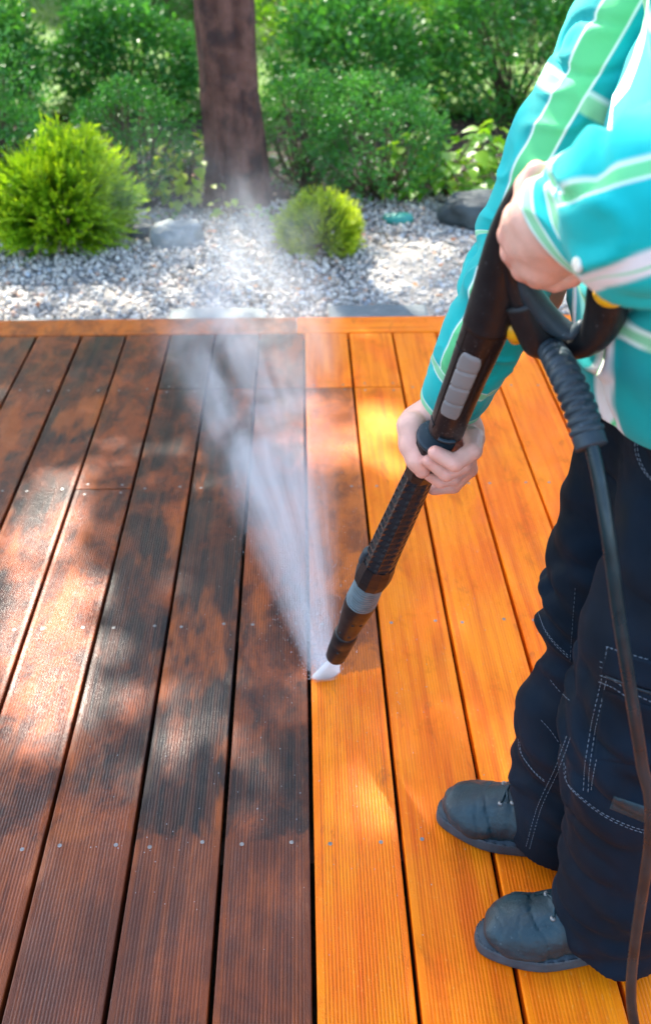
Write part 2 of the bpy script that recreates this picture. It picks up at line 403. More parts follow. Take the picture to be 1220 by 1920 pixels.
# ------------------------------------------------------------------ stones, gravel
def rock(name, label, cat, c, r, mat, seed, flat=.5, group=None):
    bm = bmesh.new(); bmesh.ops.create_icosphere(bm, subdivisions=4, radius=1)
    V = np.array([v.co[:] for v in bm.verts]); Fc = [[v.index for v in f.verts] for f in bm.faces]; bm.free()
    d = 1 + .22 * vnoise(V * 1.3 + seed) + .08 * vnoise(V * 4 + seed * 2) + .03 * vnoise(V * 11 + seed)
    V = np.sign(V) * np.abs(V) ** .8 * d[:, None] * np.array(r) + np.array(c)
    return tag(mesh(name, V, Fc, mat), label, cat, group)
def slab(label, x0, x1, y0, y1, z, mat, seed):
    nx, ny = 40, 12; xs = np.linspace(0, 1, nx); ys = np.linspace(0, 1, ny); V = []
    for zz in (0, 1):
        for y in ys:
            for x in xs:
                q = np.array([x0 + (x1 - x0) * x, y0 + (y1 - y0) * y, z - .07 * (1 - zz)])
                ed = min(x * (x1 - x0), (1 - x) * (x1 - x0), y * (y1 - y0), (1 - y) * (y1 - y0))
                q[2] -= zz * .008 * max(0, 1 - ed / .012) ** 2; V.append(q)
    V = np.array(V); V += np.stack([vnoise(V * 9 + seed), vnoise(V * 9 + seed + 5), .5 * vnoise(V * 14 + seed + 9)], 1) * .007
    N = nx * ny; Fc = []
    for j in range(ny - 1):
        for i in range(nx - 1):
            p = j * nx + i; Fc += [(p, p + nx, p + nx + 1, p + 1), (N + p, N + p + 1, N + p + nx + 1, N + p + nx)]
    for i in range(nx - 1): Fc += [(i, i + 1, N + i + 1, N + i), ((ny - 1) * nx + i + 1, (ny - 1) * nx + i, N + (ny - 1) * nx + i, N + (ny - 1) * nx + i + 1)]
    for j in range(ny - 1): Fc += [((j + 1) * nx, j * nx, N + j * nx, N + (j + 1) * nx), (j * nx + nx - 1, (j + 1) * nx + nx - 1, N + (j + 1) * nx + nx - 1, N + j * nx + nx - 1)]
    return tag(mesh('paving_slab', V, Fc, mat), label, 'paving slab', 'slabs edging the gravel')
ZS = -.03
slab('grey slate slab behind the deck edge below the upright rock', P(322, 580, Z=ZS)[0], P(497, 580, Z=ZS)[0], 3.30, 3.455, ZS, SLAB, 1)
slab('pale slate slab behind the washed orange edge board, right of the round yellow-green bush', P(614, 580, Z=ZS)[0], P(800, 580, Z=ZS)[0], 3.30, 3.475, ZS, SLAB, 2)
slab('thin sliver of green-grey slab at the deck edge under the big feathery bush', P(25, 588, Z=ZS)[0], P(190, 588, Z=ZS)[0], 3.30, 3.375, ZS - .004, SLAB, 3)
rock('garden_stone', 'rounded grey stone lying on the gravel left of the tree trunk', 'stone', P(331, 445, Z=-.03), (.115, .085, .075), ROCK, 3)
rock('slate_block', 'dark slate block at the edge of the gravel beside the broad leaves', 'stone', P(905, 402, Z=-.02), (.19, .13, .085), DROCK, 8)
rock('garden_stone', 'small grey-green stone half hidden under the big feathery bush', 'stone', P(262, 436, Z=-.04), (.06, .05, .035), DROCK, 12)

bm = bmesh.new(); bmesh.ops.create_icosphere(bm, subdivisions=1, radius=1)
IV = np.array([v.co[:] for v in bm.verts]); IF = np.array([[v.index for v in f.verts] for f in bm.faces]); bm.free()
def pebbles(n, x0, x1, y0, y1):
    x = rng.uniform(x0, x1, n); y = y0 + (y1 - y0) * rng.random(n) ** 1.25
    z = -.062 + .018 * rng.random(n) + .012 * vnoise(np.stack([x, y, x * 0], 1) * 2.5)
    keep = ~((np.hypot((x + .5) / .45, (y - 4.95) / .35) < 1) & (rng.random(n) < .75)) & ~((y > 4.75 + .35 * vnoise(np.stack([x, x * 0, x * 0], 1) * 2)) & (x < .9) & (rng.random(n) < .8))
    x, y, z = x[keep], y[keep], z[keep]; n = len(x)
    s = rng.uniform(.0065, .0145, (n, 1)) * rng.uniform(.6, 1.15, (n, 3)) * np.array([1, 1, .75])
    q = rng.normal(size=(n, 4)); q /= np.linalg.norm(q, axis=1)[:, None]; a, b, c, d = q.T
    M = np.stack([1 - 2 * (c * c + d * d), 2 * (b * c - a * d), 2 * (b * d + a * c), 2 * (b * c + a * d), 1 - 2 * (b * b + d * d), 2 * (c * d - a * b), 2 * (b * d - a * c), 2 * (c * d + a * b), 1 - 2 * (b * b + c * c)], 1).reshape(n, 3, 3)
    L = IV[None] * s[:, None] * (1 + rng.uniform(-.16, .16, (n, len(IV), 1)))
    V = np.einsum('nij,nkj->nki', M, L) + np.stack([x, y, z], 1)[:, None]
    Fc = (IF[None] + (np.arange(n) * len(IV))[:, None, None]).reshape(-1, 3)
    pal = np.array([(.48, .435, .37), (.55, .505, .43), (.38, .345, .30), (.60, .56, .48), (.28, .255, .225), (.48, .38, .29), (.50, .33, .24), (.44, .46, .47)])
    ci = rng.choice(8, n, p=[.22, .2, .16, .14, .1, .08, .03, .07]); c = pal[ci] * rng.uniform(.85, 1.15, (n, 1))
    return tag(mesh('gravel', V.reshape(-1, 3), Fc, simple('pebble_stone', (.4,) * 3, .75, .35, .12, 120, .3, 300, .002, colattr=True), smooth=False, col=np.repeat(c, len(IV), 0)), kind='stuff')
pebbles(36000, -2.6, 2.6, 3.29, 5.6)

# ------------------------------------------------------------------ foliage
def quatdir(d, n):  # random perpendicular
    r = rng.normal(size=d.shape); s = np.cross(d, r); return s / (np.linalg.norm(s, axis=1)[:, None] + 1e-9)
def leaves(pos, d, ln, wd, bend=.25, up=None):
    """one pointed leaf per row: 6 vertices, 4 triangles folded on the midrib"""
    n = len(pos); d = d / (np.linalg.norm(d, axis=1)[:, None] + 1e-9)
    s = quatdir(d, n) if up is None else np.cross(d, up + rng.normal(0, .25, (n, 3)))
    s /= np.linalg.norm(s, axis=1)[:, None] + 1e-9; nn = np.cross(s, d)
    ln = np.broadcast_to(ln, n)[:, None]; wd = np.broadcast_to(wd, n)[:, None]
    A = pos; M = pos + d * ln * .5 - nn * ln * bend * .15; T_ = pos + d * ln - nn * ln * bend * .5
    L = pos + d * ln * .42 + s * wd * .5 + nn * wd * .12; Rr = pos + d * ln * .42 - s * wd * .5 + nn * wd * .12
    V = np.stack([A, L, T_, Rr, M], 1).reshape(-1, 3)
    f = np.array([(0, 1, 4), (1, 2, 4), (2, 3, 4), (3, 0, 4)])
    return V, (f[None] + (np.arange(n) * 5)[:, None, None]).reshape(-1, 3)
def leafmesh(name, pos, d, ln, wd, mat, parent, tint=None, **kw):
    V, Fc = leaves(pos, d, ln, wd, **kw)
    t = rng.random(len(pos)) if tint is None else np.clip(tint + rng.uniform(-.25, .25, len(pos)), 0, 1)
    o = mesh(name, V, Fc, mat, parent, smooth=False, col=np.repeat(t, 5)[:, None] * np.ones(3)); return o
BARK = simple('bark', (.13, .062, .045), .9, .2, .4, 10, 1., 18, .03, noise2=(7, .5, .66, (.06, .035, .03)))
STEM = simple('stem', (.10, .07, .04), .8, .2, .2, 60)
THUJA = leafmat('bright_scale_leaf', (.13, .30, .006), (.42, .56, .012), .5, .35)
GOLD = leafmat('yellow_green_leaf', (.17, .30, .008), (.50, .56, .03), .5, .35)
DARKL = leafmat('dark_box_leaf', (.02, .12, .02), (.09, .30, .04), .4, .25)
BROAD = leafmat('broad_leaf', (.09, .26, .012), (.24, .42, .02), .4, .35)
BROADY = leafmat('yellow_broad_leaf', (.20, .33, .01), (.48, .55, .03), .4, .35)
CROWNL = leafmat('crown_leaf', (.03, .10, .012), (.08, .2, .02), .45, .12)
GRASS = leafmat('grass_blade', (.06, .16, .012), (.14, .28, .03), .5, .3)

def globe(name, label, c, r, nsh, per, ln, wd, mat, spread=.6, group='round bushes in the gravel bed', lump=.1, seed=0.):
    """conifer globe: radial shoots that carry fans of small blades near their tips"""
    c = np.array(c, float); r = np.array(r, float)
    t = tag(empty(name, (c[0], c[1], -.07)), label, 'bush', group)
    d = rng.normal(size=(nsh, 3)); d[:, 2] = np.abs(d[:, 2]) * 1. - .75 * rng.random(nsh); d /= np.linalg.norm(d, axis=1)[:, None]
    rad = 1 + lump * vnoise(d * 2.2 + seed) + lump * .7 * vnoise(d * 6 + seed) + rng.normal(0, .035, nsh)
    base = c + np.array([0, 0, -r[2] * .3])
    tip = c + d * r * rad[:, None]; sd = tip - base; sl = np.linalg.norm(sd, axis=1); sd /= sl[:, None]
    q = rng.random((nsh, per)) ** .6 * .42; pos = tip[:, None] - sd[:, None] * (q * sl[:, None])[..., None] 
    # blades lie in a flat spray plane of their own shoot
    side = quatdir(sd, nsh); sg = rng.choice([-1, 1], (nsh, per, 1))
    dd = sd[:, None] * 1. + side[:, None] * sg * spread * rng.uniform(.4, 1.2, (nsh, per, 1)) + rng.normal(0, .16, (nsh, per, 3)) + np.array([0, 0, .1])
    pos = pos + side[:, None] * sg * rng.uniform(0, .012, (nsh, per, 1)) * (r[0] / .3)
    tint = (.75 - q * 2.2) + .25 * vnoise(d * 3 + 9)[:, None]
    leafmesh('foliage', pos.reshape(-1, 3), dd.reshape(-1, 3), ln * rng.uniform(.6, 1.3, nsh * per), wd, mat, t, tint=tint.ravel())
    a = Acc()
    for i in range(0, nsh, max(1, nsh // 60)): a.tube([base + [0, 0, -r[2] * .5], base + (tip[i] - base) * .4, tip[i] * .9 + base * .1], [.006, .004, .002], 5)
    a.build('stem', STEM, t); return t
# big feathery bush at the left
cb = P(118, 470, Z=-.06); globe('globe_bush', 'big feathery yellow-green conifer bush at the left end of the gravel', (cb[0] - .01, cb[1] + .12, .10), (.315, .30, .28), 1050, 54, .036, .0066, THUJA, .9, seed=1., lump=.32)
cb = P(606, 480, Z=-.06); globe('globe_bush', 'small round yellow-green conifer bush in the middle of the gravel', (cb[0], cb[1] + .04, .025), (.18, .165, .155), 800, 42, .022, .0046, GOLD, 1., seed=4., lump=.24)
def boxbush(label, c, r, n, ln, wd, mat, name='leafy_bush', group='dark leafy bushes behind the gravel', seed=0., sub=7):
    """small-leaved bush: clumps of leaves on a lumpy shell with gaps"""
    c = np.array(c, float); r = np.array(r, float); t = tag(empty(name, (c[0], c[1], -.08)), label, 'bush', group)
    m = n // sub; d = rng.normal(size=(m, 3)); d[:, 2] = d[:, 2] * .8 + .25; d /= np.linalg.norm(d, axis=1)[:, None]
    rr = (.62 + .38 * rng.random(m) ** .5) * (1 + .16 * vnoise(d * 2.4 + seed) + .10 * vnoise(d * 6 + seed)); cl = c + d * r * rr[:, None]
    keep = (vnoise(cl * 9 + seed) > -.42) & (cl[:, 2] > -.07); cl, d = cl[keep], d[keep]; m = len(cl)
    pos = cl[:, None] + rng.normal(0, ln * .75, (m, sub, 3)); dd = d[:, None] * .7 + rng.normal(0, .7, (m, sub, 3)) + np.array([0, 0, .25])
    tint = (.5 + .35 * vnoise(cl * 7 + seed * 3))[:, None] * np.ones((m, sub))
    leafmesh('foliage', pos.reshape(-1, 3), dd.reshape(-1, 3), ln * rng.uniform(.7, 1.3, m * sub), wd, mat, t, tint=tint.ravel())
    a = Acc(); b0 = np.array([c[0], c[1], -.1])
    for i in range(0, m, max(1, m // 40)): a.tube([b0 + rng.normal(0, .03, 3), (b0 + cl[i]) / 2 + rng.normal(0, .03, 3), cl[i]], [.009, .006, .002], 5)
    a.build('branch', STEM, t); return t
def at(px, py, Y, z=None): return P(px, py, Y=Y)
b = P(715, 412, Z=-.06); boxbush('dense blue-green box bush touching the small round yellow-green bush', (b[0], b[1] + .33, .20), (.34, .30, .30), 9000, .020, .011, DARKL, seed=2)
b = P(575, 385, Z=-.06); boxbush('dark green bush between the tree trunk and the blue-green box bush', (b[0], b[1] + .30, .18), (.24, .24, .30), 5200, .020, .011, DARKL, seed=5)
b = P(262, 395, Z=-.06); boxbush('dark green bush between the big feathery bush and the yellow-leaved shrub', (b[0] - .03, b[1] + .30, .16), (.30, .28, .30), 6500, .022, .012, DARKL, seed=6)
b = P(-40, 455, Z=-.06); boxbush('dark green bush behind the big feathery bush at the left edge', (b[0], b[1] + .35, .25), (.34, .3, .42), 6000, .024, .013, DARKL, seed=7)

def hosta(label, c, n, ln, wd, mat, rise=.35, seed=0, group='broad-leaved plants', name='broad_leaf_plant'):
    t = tag(empty(name, (c[0], c[1], -.08)), label, 'plant', group)
    a = rng.uniform(0, 2 * math.pi, n); e = rng.uniform(.1, 1.3, n); rad = rng.uniform(.05, 1, n) ** .6
    d = np.stack([np.cos(a) * np.cos(e), np.sin(a) * np.cos(e), np.sin(e)], 1)
    pos = np.array([c[0], c[1], -.05]) + d * rad[:, None] * np.array([rise * 1.1, rise * .9, rise])
    dd = np.stack([np.cos(a), np.sin(a) - .3, -.25 + rng.normal(0, .35, n)], 1)
    # rounded leaf: 10-gon with fold
    V = []; Fc = []; tt = []
    for i in range(n):
        D = dd[i] / np.linalg.norm(dd[i]); S = np.cross(D, [0, 0, 1]); S /= np.linalg.norm(S); N = np.cross(S, D); L = ln * random.uniform(.6, 1.25); W = wd * L / ln
        out = [(0, 0), (.12, .32), (.35, .5), (.6, .42), (.82, .2), (1, 0), (.82, -.2), (.6, -.42), (.35, -.5), (.12, -.32)]
        b0 = len(V); tw = random.uniform(-.5, .5)
        for u, v in out: V.append(pos[i] + D * L * u + (S + N * tw) * W * v + N * (abs(v) * W * .35 - u * u * L * .22))
        V.append(pos[i] + D * L * .5 - N * L * .05); Fc += [(b0 + j, b0 + (j + 1) % 10, b0 + 10) for j in range(10)]; tt += [random.random()] * 11
    mesh('foliage', V, Fc, mat, t, smooth=True, col=np.array(tt)[:, None] * np.ones(3))
    s = Acc()
    for i in range(0, n, 3): s.tube([(c[0], c[1], -.09), (pos[i] + [c[0], c[1], -.05]) / 2 + [0, 0, .02], pos[i]], [.004, .003, .002], 5)
    s.build('stem', STEM, t)
b = P(840, 385, Z=-.06); hosta('light green broad-leaved plant beside the dark slate block', (b[0], b[1] + .18), 150, .085, .06, BROAD, .34)
b = P(935, 372, Z=-.06); hosta('green broad-leaved plant behind the dark slate block', (b[0] + .1, b[1] + .35), 120, .08, .055, BROAD, .32)
b = P(345, 380, Z=-.06); hosta('yellow-leaved shrub left of the tree trunk', (b[0], b[1] + .06), 130, .06, .045, BROADY, .30)
b = P(436, 408, Z=-.06); hosta('tiny light green seedling in the gravel before the tree trunk', (b[0], b[1]), 12, .045, .032, BROADY, .12, group='seedlings in the gravel', name='seedling')
b = P(320, 416, Z=-.06); hosta('tiny sprout at the far side of the rounded grey stone', (b[0], b[1]), 7, .03, .02, BROAD, .05, group='seedlings in the gravel', name='seedling')
b = P(510, 412, Z=-.06); hosta('low pale green sprig between the trunk and the dark bush', (b[0], b[1]), 12, .03, .02, BROAD, .08, group='seedlings in the gravel', name='seedling')

# plants further back, above the upper edge of the picture
for i, (x, y, r, h, mt, lb) in enumerate((
    (-2.0, 6.2, .55, .75, DARKL, 'tall dark green shrub at the far left behind the feathery bush'),
    (-1.1, 6.9, .5, .55, DARKL, 'dark green shrub standing left behind the trunk'),
    (.35, 6.5, .5, .6, DARKL, 'dark green shrub standing right behind the trunk'),
    (1.35, 6.6, .6, .8, DARKL, 'tall dark green shrub behind the broad leaves'),
    (2.5, 7.0, .7, .9, BROAD, 'large light green shrub behind the person'),
    (-2.9, 8.3, .8, 1.1, BROAD, 'large light green shrub on the lawn at the far left'),
    (.2, 9.2, .9, .9, BROAD, 'broad light green shrub on the lawn behind the trunk'),
    (1.9, 9.6, .9, 1.1, DARKL, 'dark green shrub at the back of the lawn on the right'),
    (-1.5, 10.5, .9, 1.0, DARKL, 'dark green shrub at the back of the lawn on the left'))):
    boxbush(lb, (x, y, h * .4), (r, r * .8, h * .65), 9000, .045, .026, mt, group='shrubs behind the tree', seed=11 + i)
n = 26000; gx = rng.uniform(-4.5, 4.5, n); gy = 6.4 + 7 * rng.random(n) ** 1.3
leafmesh('grass', np.stack([gx, gy, np.full(n, -.03)], 1), rng.normal(0, .35, (n, 3)) + np.array([0, 0, 1.]), rng.uniform(.04, .09, n), .008, GRASS, None)
tag(bpy.data.objects['grass'], kind='stuff')
for i, (x, y, r, h) in enumerate(((-9, 17, 3.2, 8), (-4, 19, 3.2, 9), (.8, 18, 3., 8.5), (5.5, 19, 3.2, 9), (10, 17, 3.2, 8))):  # unseen trees, added to keep bright low sky from greying the boards
    lb = 'added unseen sky-screening tree %s beyond the lawn' % ('far at the left', 'left of the middle', 'in the middle', 'right of the middle', 'far at the right')[i]
    t = boxbush(lb, (x, y, h * .5), (r, r * .8, h * .55), 14000, .30, .20, DARKL, name='sky_screen_tree', group='unseen trees added to block the low sky', seed=40 + i); t['category'] = 'tree'
# dry leaves among the pebbles
n = 90; x = rng.uniform(-1.6, 1.5, n); y = rng.uniform(3.5, 5.2, n)
dl = leafmesh('leaf_litter', np.stack([x, y, np.full(n, -.032)], 1), np.stack([rng.normal(size=n), rng.normal(size=n), rng.normal(0, .15, n)], 1), rng.uniform(.02, .045, n), .02, leafmat('dry_leaf', (.28, .09, .03), (.42, .2, .08), .8, .1), None, up=np.array([0, 0, 1.])); tag(dl, kind='stuff')
# teal lid
lc = P(746, 411, Z=-.04); a = Acc(); aa = np.linspace(0, 2 * math.pi, 36, endpoint=False)
V = []
for rr, zz in ((.0, .028), (.03, .026), (.058, .018), (.066, .006), (.068, -.006)): V += [(lc[0] + math.cos(t) * rr * 1.05, lc[1] + math.sin(t) * rr * .8, lc[2] + zz + .004 * math.cos(2 * t) * rr / .06) for t in aa]
Fc = [(q * 36 + i, q * 36 + (i + 1) % 36, (q + 1) * 36 + (i + 1) % 36, (q + 1) * 36 + i) for q in range(4) for i in range(36)]
o = mesh('plastic_lid', V, [f[::-1] for f in Fc], LID); tag(o, 'shallow teal green plastic lid lying at the foot of the box bush', 'lid')
o.modifiers.new('thickness', 'SOLIDIFY').thickness = .003

# ------------------------------------------------------------------ the tree that throws the dappled shade
tb = P(443, 392, Z=-.06); tree = tag(empty('tree', (tb[0], tb[1] + .13, -.08)), 'tree with a thick reddish brown trunk rising behind the gravel', 'tree')
T0 = np.array([tb[0], tb[1] + .13, -.1])
pts = spline([(*(T0 + [0, 0, -.02]), .21), (*(T0 + [0, 0, .05]), .165), (*(T0 + [0, 0, .2]), .145), (*(T0 + [-.02, .02, .7]), .137), (*(T0 + [-.03, .05, 1.5]), .125), (*(T0 + [-.12, .15, 2.6]), .10), (*(T0 + [-.2, .3, 3.6]), .08), (*(T0 + [-.3, .5, 5.4]), .04)], 120)
def bark(m, n):
    a = np.linspace(0, 2 * math.pi, n, endpoint=False)[None]; z = pts[:, 2][:, None]
    q = np.stack([np.cos(a) * 2.6 + 0 * z, np.sin(a) * 2.6 + 0 * z, z * 1.6 + 0 * a], -1); q2 = np.stack([np.cos(a) * 8 + 0 * z, np.sin(a) * 8 + 0 * z, z * 4 + 0 * a], -1)
    return 1 + .12 * vnoise(q) + .05 * vnoise(q2) - .09 * (1 - np.abs(vnoise(q2 * np.array([1.1, 1.1, .35]) + 5)) * 3.5).clip(0, 1)
V, Fc = tube(pts[:, :3], pts[:, 3], 96, True, prof=bark); mesh('trunk', V, Fc, BARK, tree)
a = Acc(); tips = []
for i in range(10):
    t0 = pts[random.randint(75, 118), :3]; an = random.uniform(1.2, 4.6)
    e = t0 + np.array([math.cos(an) * random.uniform(.9, 2.3), math.sin(an) * random.uniform(.7, 1.7) + .4, random.uniform(.5, 1.6)])
    mid = (t0 + e) / 2 + [0, 0, .25]; cur = spline([t0, mid, e], 12); a.tube(cur, np.linspace(.028, .006, 12), 8)
    for j in range(7):
        s = cur[random.randint(4, 11)]; q = s + rng.normal(0, .5, 3) * [1, 1, .5]; a.tube([s, (s + q) / 2 + [0, 0, .05], q], [.012, .008, .003], 5)
a.build('limb', BARK, tree)
# sunny gaps: ellipses on the deck (picture position and half sizes in metres)
GAPS = [(75, 985, .10, .17), (150, 905, .05, .10), (120, 1130, .07, .13), (105, 1290, .085, .15), (25, 1200, .06, .14), (30, 1400, .05, .08), (350, 1345, .055, .10), (290, 850, .10, .05),
        (190, 815, .05, .03), (590, 830, .10, .10), (535, 765, .05, .10), (440, 800, .04, .03), (725, 790, .06, .10), (700, 850, .03, .05), (745, 880, .04, .05), (985, 783, .05, .03), (1062, 795, .05, .03), (1040, 920, .05, .03), (720, 640, .07, .05),
        (10, 735, .05, .05), (330, 905, .07, .04), (1010, 1400, .04, .06), (620, 1300, .03, .04), (470, 700, .03, .03), (960, 1000, .05, .04), (820, 1150, .05, .05), (700, 1480, .05, .05), (860, 1350, .04, .06), (905, 640, .06, .05), (1000, 660, .06, .04), (230, 1420, .03, .03), (60, 1080, .08, .08), (160, 1210, .04, .06), (180, 1000, .05, .05), (410, 1330, .03, .06), (590, 760, .04, .06), (660, 860, .04, .05)]
GAPS = [(P(px, py, Z=0)[:2], a_ * (1.25 if px < 400 else 1.4), b_ * (1.25 if px < 400 else 1.35)) for px, py, a_, b_ in GAPS]
n = 110000
gx = rng.uniform(-3.0, 2.6, n); gy = rng.uniform(-.4, 6.8, n); zz = rng.uniform(2.7, 4.6, n); zz = np.where(gx > 0, zz + 1.6, zz)
g3 = np.stack([gx, gy, np.zeros(n)], 1)
dens = np.full(n, .95)
dens = np.where((gy > 3.3), .16, dens)
right = 1 / (1 + np.exp(-(gx - .05) * 12)) * (gy < 3.3); dens = dens * (1 - .16 * right)
dens = dens * (.88 + .3 * vnoise(g3 * 2.3))
for (c, a_, b_) in GAPS:
    q = ((gx - c[0]) / a_) ** 2 + ((gy - c[1]) / b_) ** 2; dens = np.where(q < 1.25 + .5 * vnoise(g3 * 9), 0, dens)
# open window for the near sleeve and shoulder
keep = rng.random(n) < dens
pos = (g3 + SUN[None] / SUN[2] * zz[:, None])
sl = np.array([.36, .9, 1.12]); dd = pos - sl; along = dd @ SUN; off = np.linalg.norm(dd - along[:, None] * SUN, axis=1); keep &= ~(off < .24)
pos = pos[keep]; print('crown leaves', len(pos))
leafmesh('crown', pos, rng.normal(size=pos.shape) * [1, 1, .5], rng.uniform(.08, .12, len(pos)), rng.uniform(.05, .075, len(pos)), CROWNL, tree, up=np.array([0, 0, 1.]))

# ------------------------------------------------------------------ pressure washer gun and lance
I0 = np.array([.0395, 1.475, 0.]); G0 = P(969, 490, Y=.93)
AX = (G0 - I0) / np.linalg.norm(G0 - I0)
mid = (G0 + I0) / 2; vd = mid - CAM; vd /= np.linalg.norm(vd)
SD = np.cross(AX, vd); SD /= np.linalg.norm(SD); NM = np.cross(SD, AX)            # side and front normal of the gun's own plane
if NM @ (CAM - mid) < 0: NM = -NM
if SD @ RT < 0: SD = -SD
def W(px, py, off=0.):
    d = FWD + RT * (px - CX) / F - UP * (py - CY) / F
    t = ((G0 - CAM + NM * off) @ NM) / (d @ NM); return CAM + d * t
def pw(px, py, wpx): return wpx / F * ((W(px, py) - CAM) @ FWD)
def onax(py):  # point of the lance axis seen at picture height py
    lo, hi = 0., 1.3
    for _ in range(40):
        m = (lo + hi) / 2; q = I0 + (G0 - I0) * m; v = q - CAM; y = CY - F * (v @ UP) / (v @ FWD)
        lo, hi = (m, hi) if y > py else (lo, m)
    return I0 + (G0 - I0) * lo
gun = tag(empty('spray_gun', tuple(onax(1225))), 'black spray gun with a long textured lance held low over the deck', 'spray gun')
def secs(rows, n, depth=1.0):
    """rows: picture x, y, width in px, thickness factor -> lofted tube in the gun's plane"""
    r = spline([(*W(a, b), pw(a, b, c) / 2, pw(a, b, c) / 2 * d) for a, b, c, d in rows], n); return r
def gtube(name, rows, n, mat, sides=28, par=None, prof=None, up=None):
    r = secs(rows, n); V, Fc = tube(r[:, :3], np.stack([r[:, 3], r[:, 4]], 1), sides, True, up=SD, prof=prof)
    return mesh(name, V, Fc, mat, par or gun)
def axtube(name, rows, mat, sides=28, smooth=True, prof=None, n=None):
    """rows: picture y, width px (perpendicular)"""
    q = [(*onax(y), pw(*uv(onax(y)), wd) / 2) for y, wd in rows]
    r = spline(q, n) if n else np.array(q)
    V, Fc = tube(r[:, :3], r[:, 3], sides, True, up=SD, prof=prof); return mesh(name, V, Fc, mat, gun, smooth)
def uv(p): v = p - CAM; return CX + F * (v @ RT) / (v @ FWD), CY - F * (v @ UP) / (v @ FWD)
body_rows = [(836, 806, 68, .95), (845, 780, 70, .95), (858, 745, 73, .95), (876, 700, 77, .95), (896, 650, 84, .9), (915, 600, 90, .85), (927, 550, 84, .8), (934, 500, 72, .75), (944, 450, 62, .7), (962, 400, 56, .65), (988, 352, 50, .6), (1015, 328, 42, .6), (1050, 320, 36, .6)]
gtube('gun_body', body_rows, 90, BROWNBLK, 40)
# seam line and rubber over-moulding on the rear half
rr = spline([(*W(a, b), pw(a, b, c) / 2 + .0012, (pw(a, b, c) / 2) * d + .0012) for a, b, c, d in [(912, 608, 88, .85), (927, 550, 84, .8), (934, 500, 72, .75), (944, 450, 62, .7), (962, 400, 56, .65), (988, 352, 50, .6), (1015, 328, 42, .6), (1052, 320, 36, .6)]], 60)
V, Fc = tube(rr[:, :3], rr[:, 3:], 40, True, up=SD); mesh('rubber_shell', V, Fc, BLACK, gun)
# grey soft panel that lies on the front of the body
def skinpatch(name, y0, y1, a0, a1, lift, mat, ny=60, na=18, groove=(), round_=.14, par=None):
    rows = spline([(*W(a, b), pw(a, b, c) / 2, pw(a, b, c) / 2 * d, b) for a, b, c, d in body_rows], 400)
    rows = rows[(rows[:, 5] <= y0) & (rows[:, 5] >= y1)]; idx = np.linspace(0, len(rows) - 1, ny).astype(int); rows = rows[idx]
    pts, T_, N, B = frames(rows[:, :3], SD)
    if B[0] @ NM < 0: B = -B
    V = []
    for i in range(ny):
        u = i / (ny - 1); sh = min(1, (min(u, 1 - u) / round_)) ; sh = math.sqrt(max(0, 1 - (1 - sh) ** 2)); am, ah = (a0 + a1) / 2, (a1 - a0) / 2 * (.45 + .55 * sh)
        for j in range(na):
            v = j / (na - 1); an = am + ah * (2 * v - 1); ed = min(min(u, 1 - u) / .05, min(v, 1 - v) / .09, 1); l = lift * (1 - (1 - ed) ** 2) - .0006
            for g in groove: l -= lift * .75 * math.exp(-((u - g - .05 * (v - .5)) / .012) ** 2)
            V.append(pts[i] + N[i] * math.sin(an) * (rows[i, 3] + l) + B[i] * math.cos(an) * (rows[i, 4] + l))
    Fc = [(i * na + j, i * na + j + 1, (i + 1) * na + j + 1, (i + 1) * na + j) for i in range(ny - 1) for j in range(na - 1)]
    return mesh(name, V, Fc, mat, par or gun)
skinpatch('grip_panel', 760, 640, -.62, .50, .003, GREYP, groove=(.27, .52, .76))
skinpatch('side_strip', 770, 632, .62, .82, .0012, BLACK)
rs = spline([(*W(a, b), pw(a, b, c) / 2, pw(a, b, c) / 2 * d) for a, b, c, d in body_rows], 90); p_, T_, N_, B_ = frames(rs[:, :3], SD)
if B_[0] @ NM < 0: B_ = -B_
an = -.75; V, Fc = tube(p_[4:60] + N_[4:60] * (math.sin(an) * rs[4:60, 3:4]) + B_[4:60] * (math.cos(an) * rs[4:60, 4:5]), .0009, 6); mesh('moulding_seam', V, Fc, BLACK, gun)
V, Fc = tube([p_[2] + N_[2] * (math.sin(t) * (rs[2, 3] + .0008)) + B_[2] * (math.cos(t) * (rs[2, 4] + .0008)) for t in np.linspace(-.15, .75, 12)], [(.0022, .0035)] * 12, 8); mesh('latch', V, Fc, RUB, gun)
for q_ in (6, 30):
    V, Fc = tube([p_[q_] + N_[q_] * (math.sin(t) * (rs[q_, 3] + .0003)) + B_[q_] * (math.cos(t) * (rs[q_, 4] + .0003)) for t in np.linspace(-1.3, -.62, 12)], .0007, 6); mesh('moulding_seam', V, Fc, BLACK, gun)
# D handle: closed loop whose upper part is the grip inside the fist
loop = [(950, 470, 44, 1.1), (966, 530, 46, 1.2), (990, 582, 46, 1.2), (1022, 628, 42, 1.3), (1066, 650, 40, 1.4), (1110, 632, 60, 1.2), (1133, 590, 78, .95), (1139, 545, 80, .85), (1132, 495, 60, .9), (1105, 440, 54, .9), (1060, 395, 50, .9), (1010, 350, 48, .9)]
gtube('handle_loop', loop, 90, BLACK, 32)
gtube('trigger', [(968, 500, 22, 1.6), (990, 545, 34, 1.5), (1015, 580, 36, 1.5), (1042, 608, 34, 1.5), (1072, 622, 26, 1.5), (1090, 606, 14, 1.5)], 50, RUB, 28)
r = [W(1147, 548, .022), W(1141, 562, .024), W(1136, 574, .016)]
V, Fc = tube(spline([(*W(1146, 545, .014), .015, .014), (*W(1143, 553, .019), .017, .014), (*W(1140, 561, .018), .014, .010), (*W(1138, 568, .014), .006, .004)], 14)[:, :3], spline([(.015, .012), (.0165, .012), (.013, .009), (.004, .003)], 14), 24, True, up=SD); mesh('lock_button', V, Fc, YEL, gun)
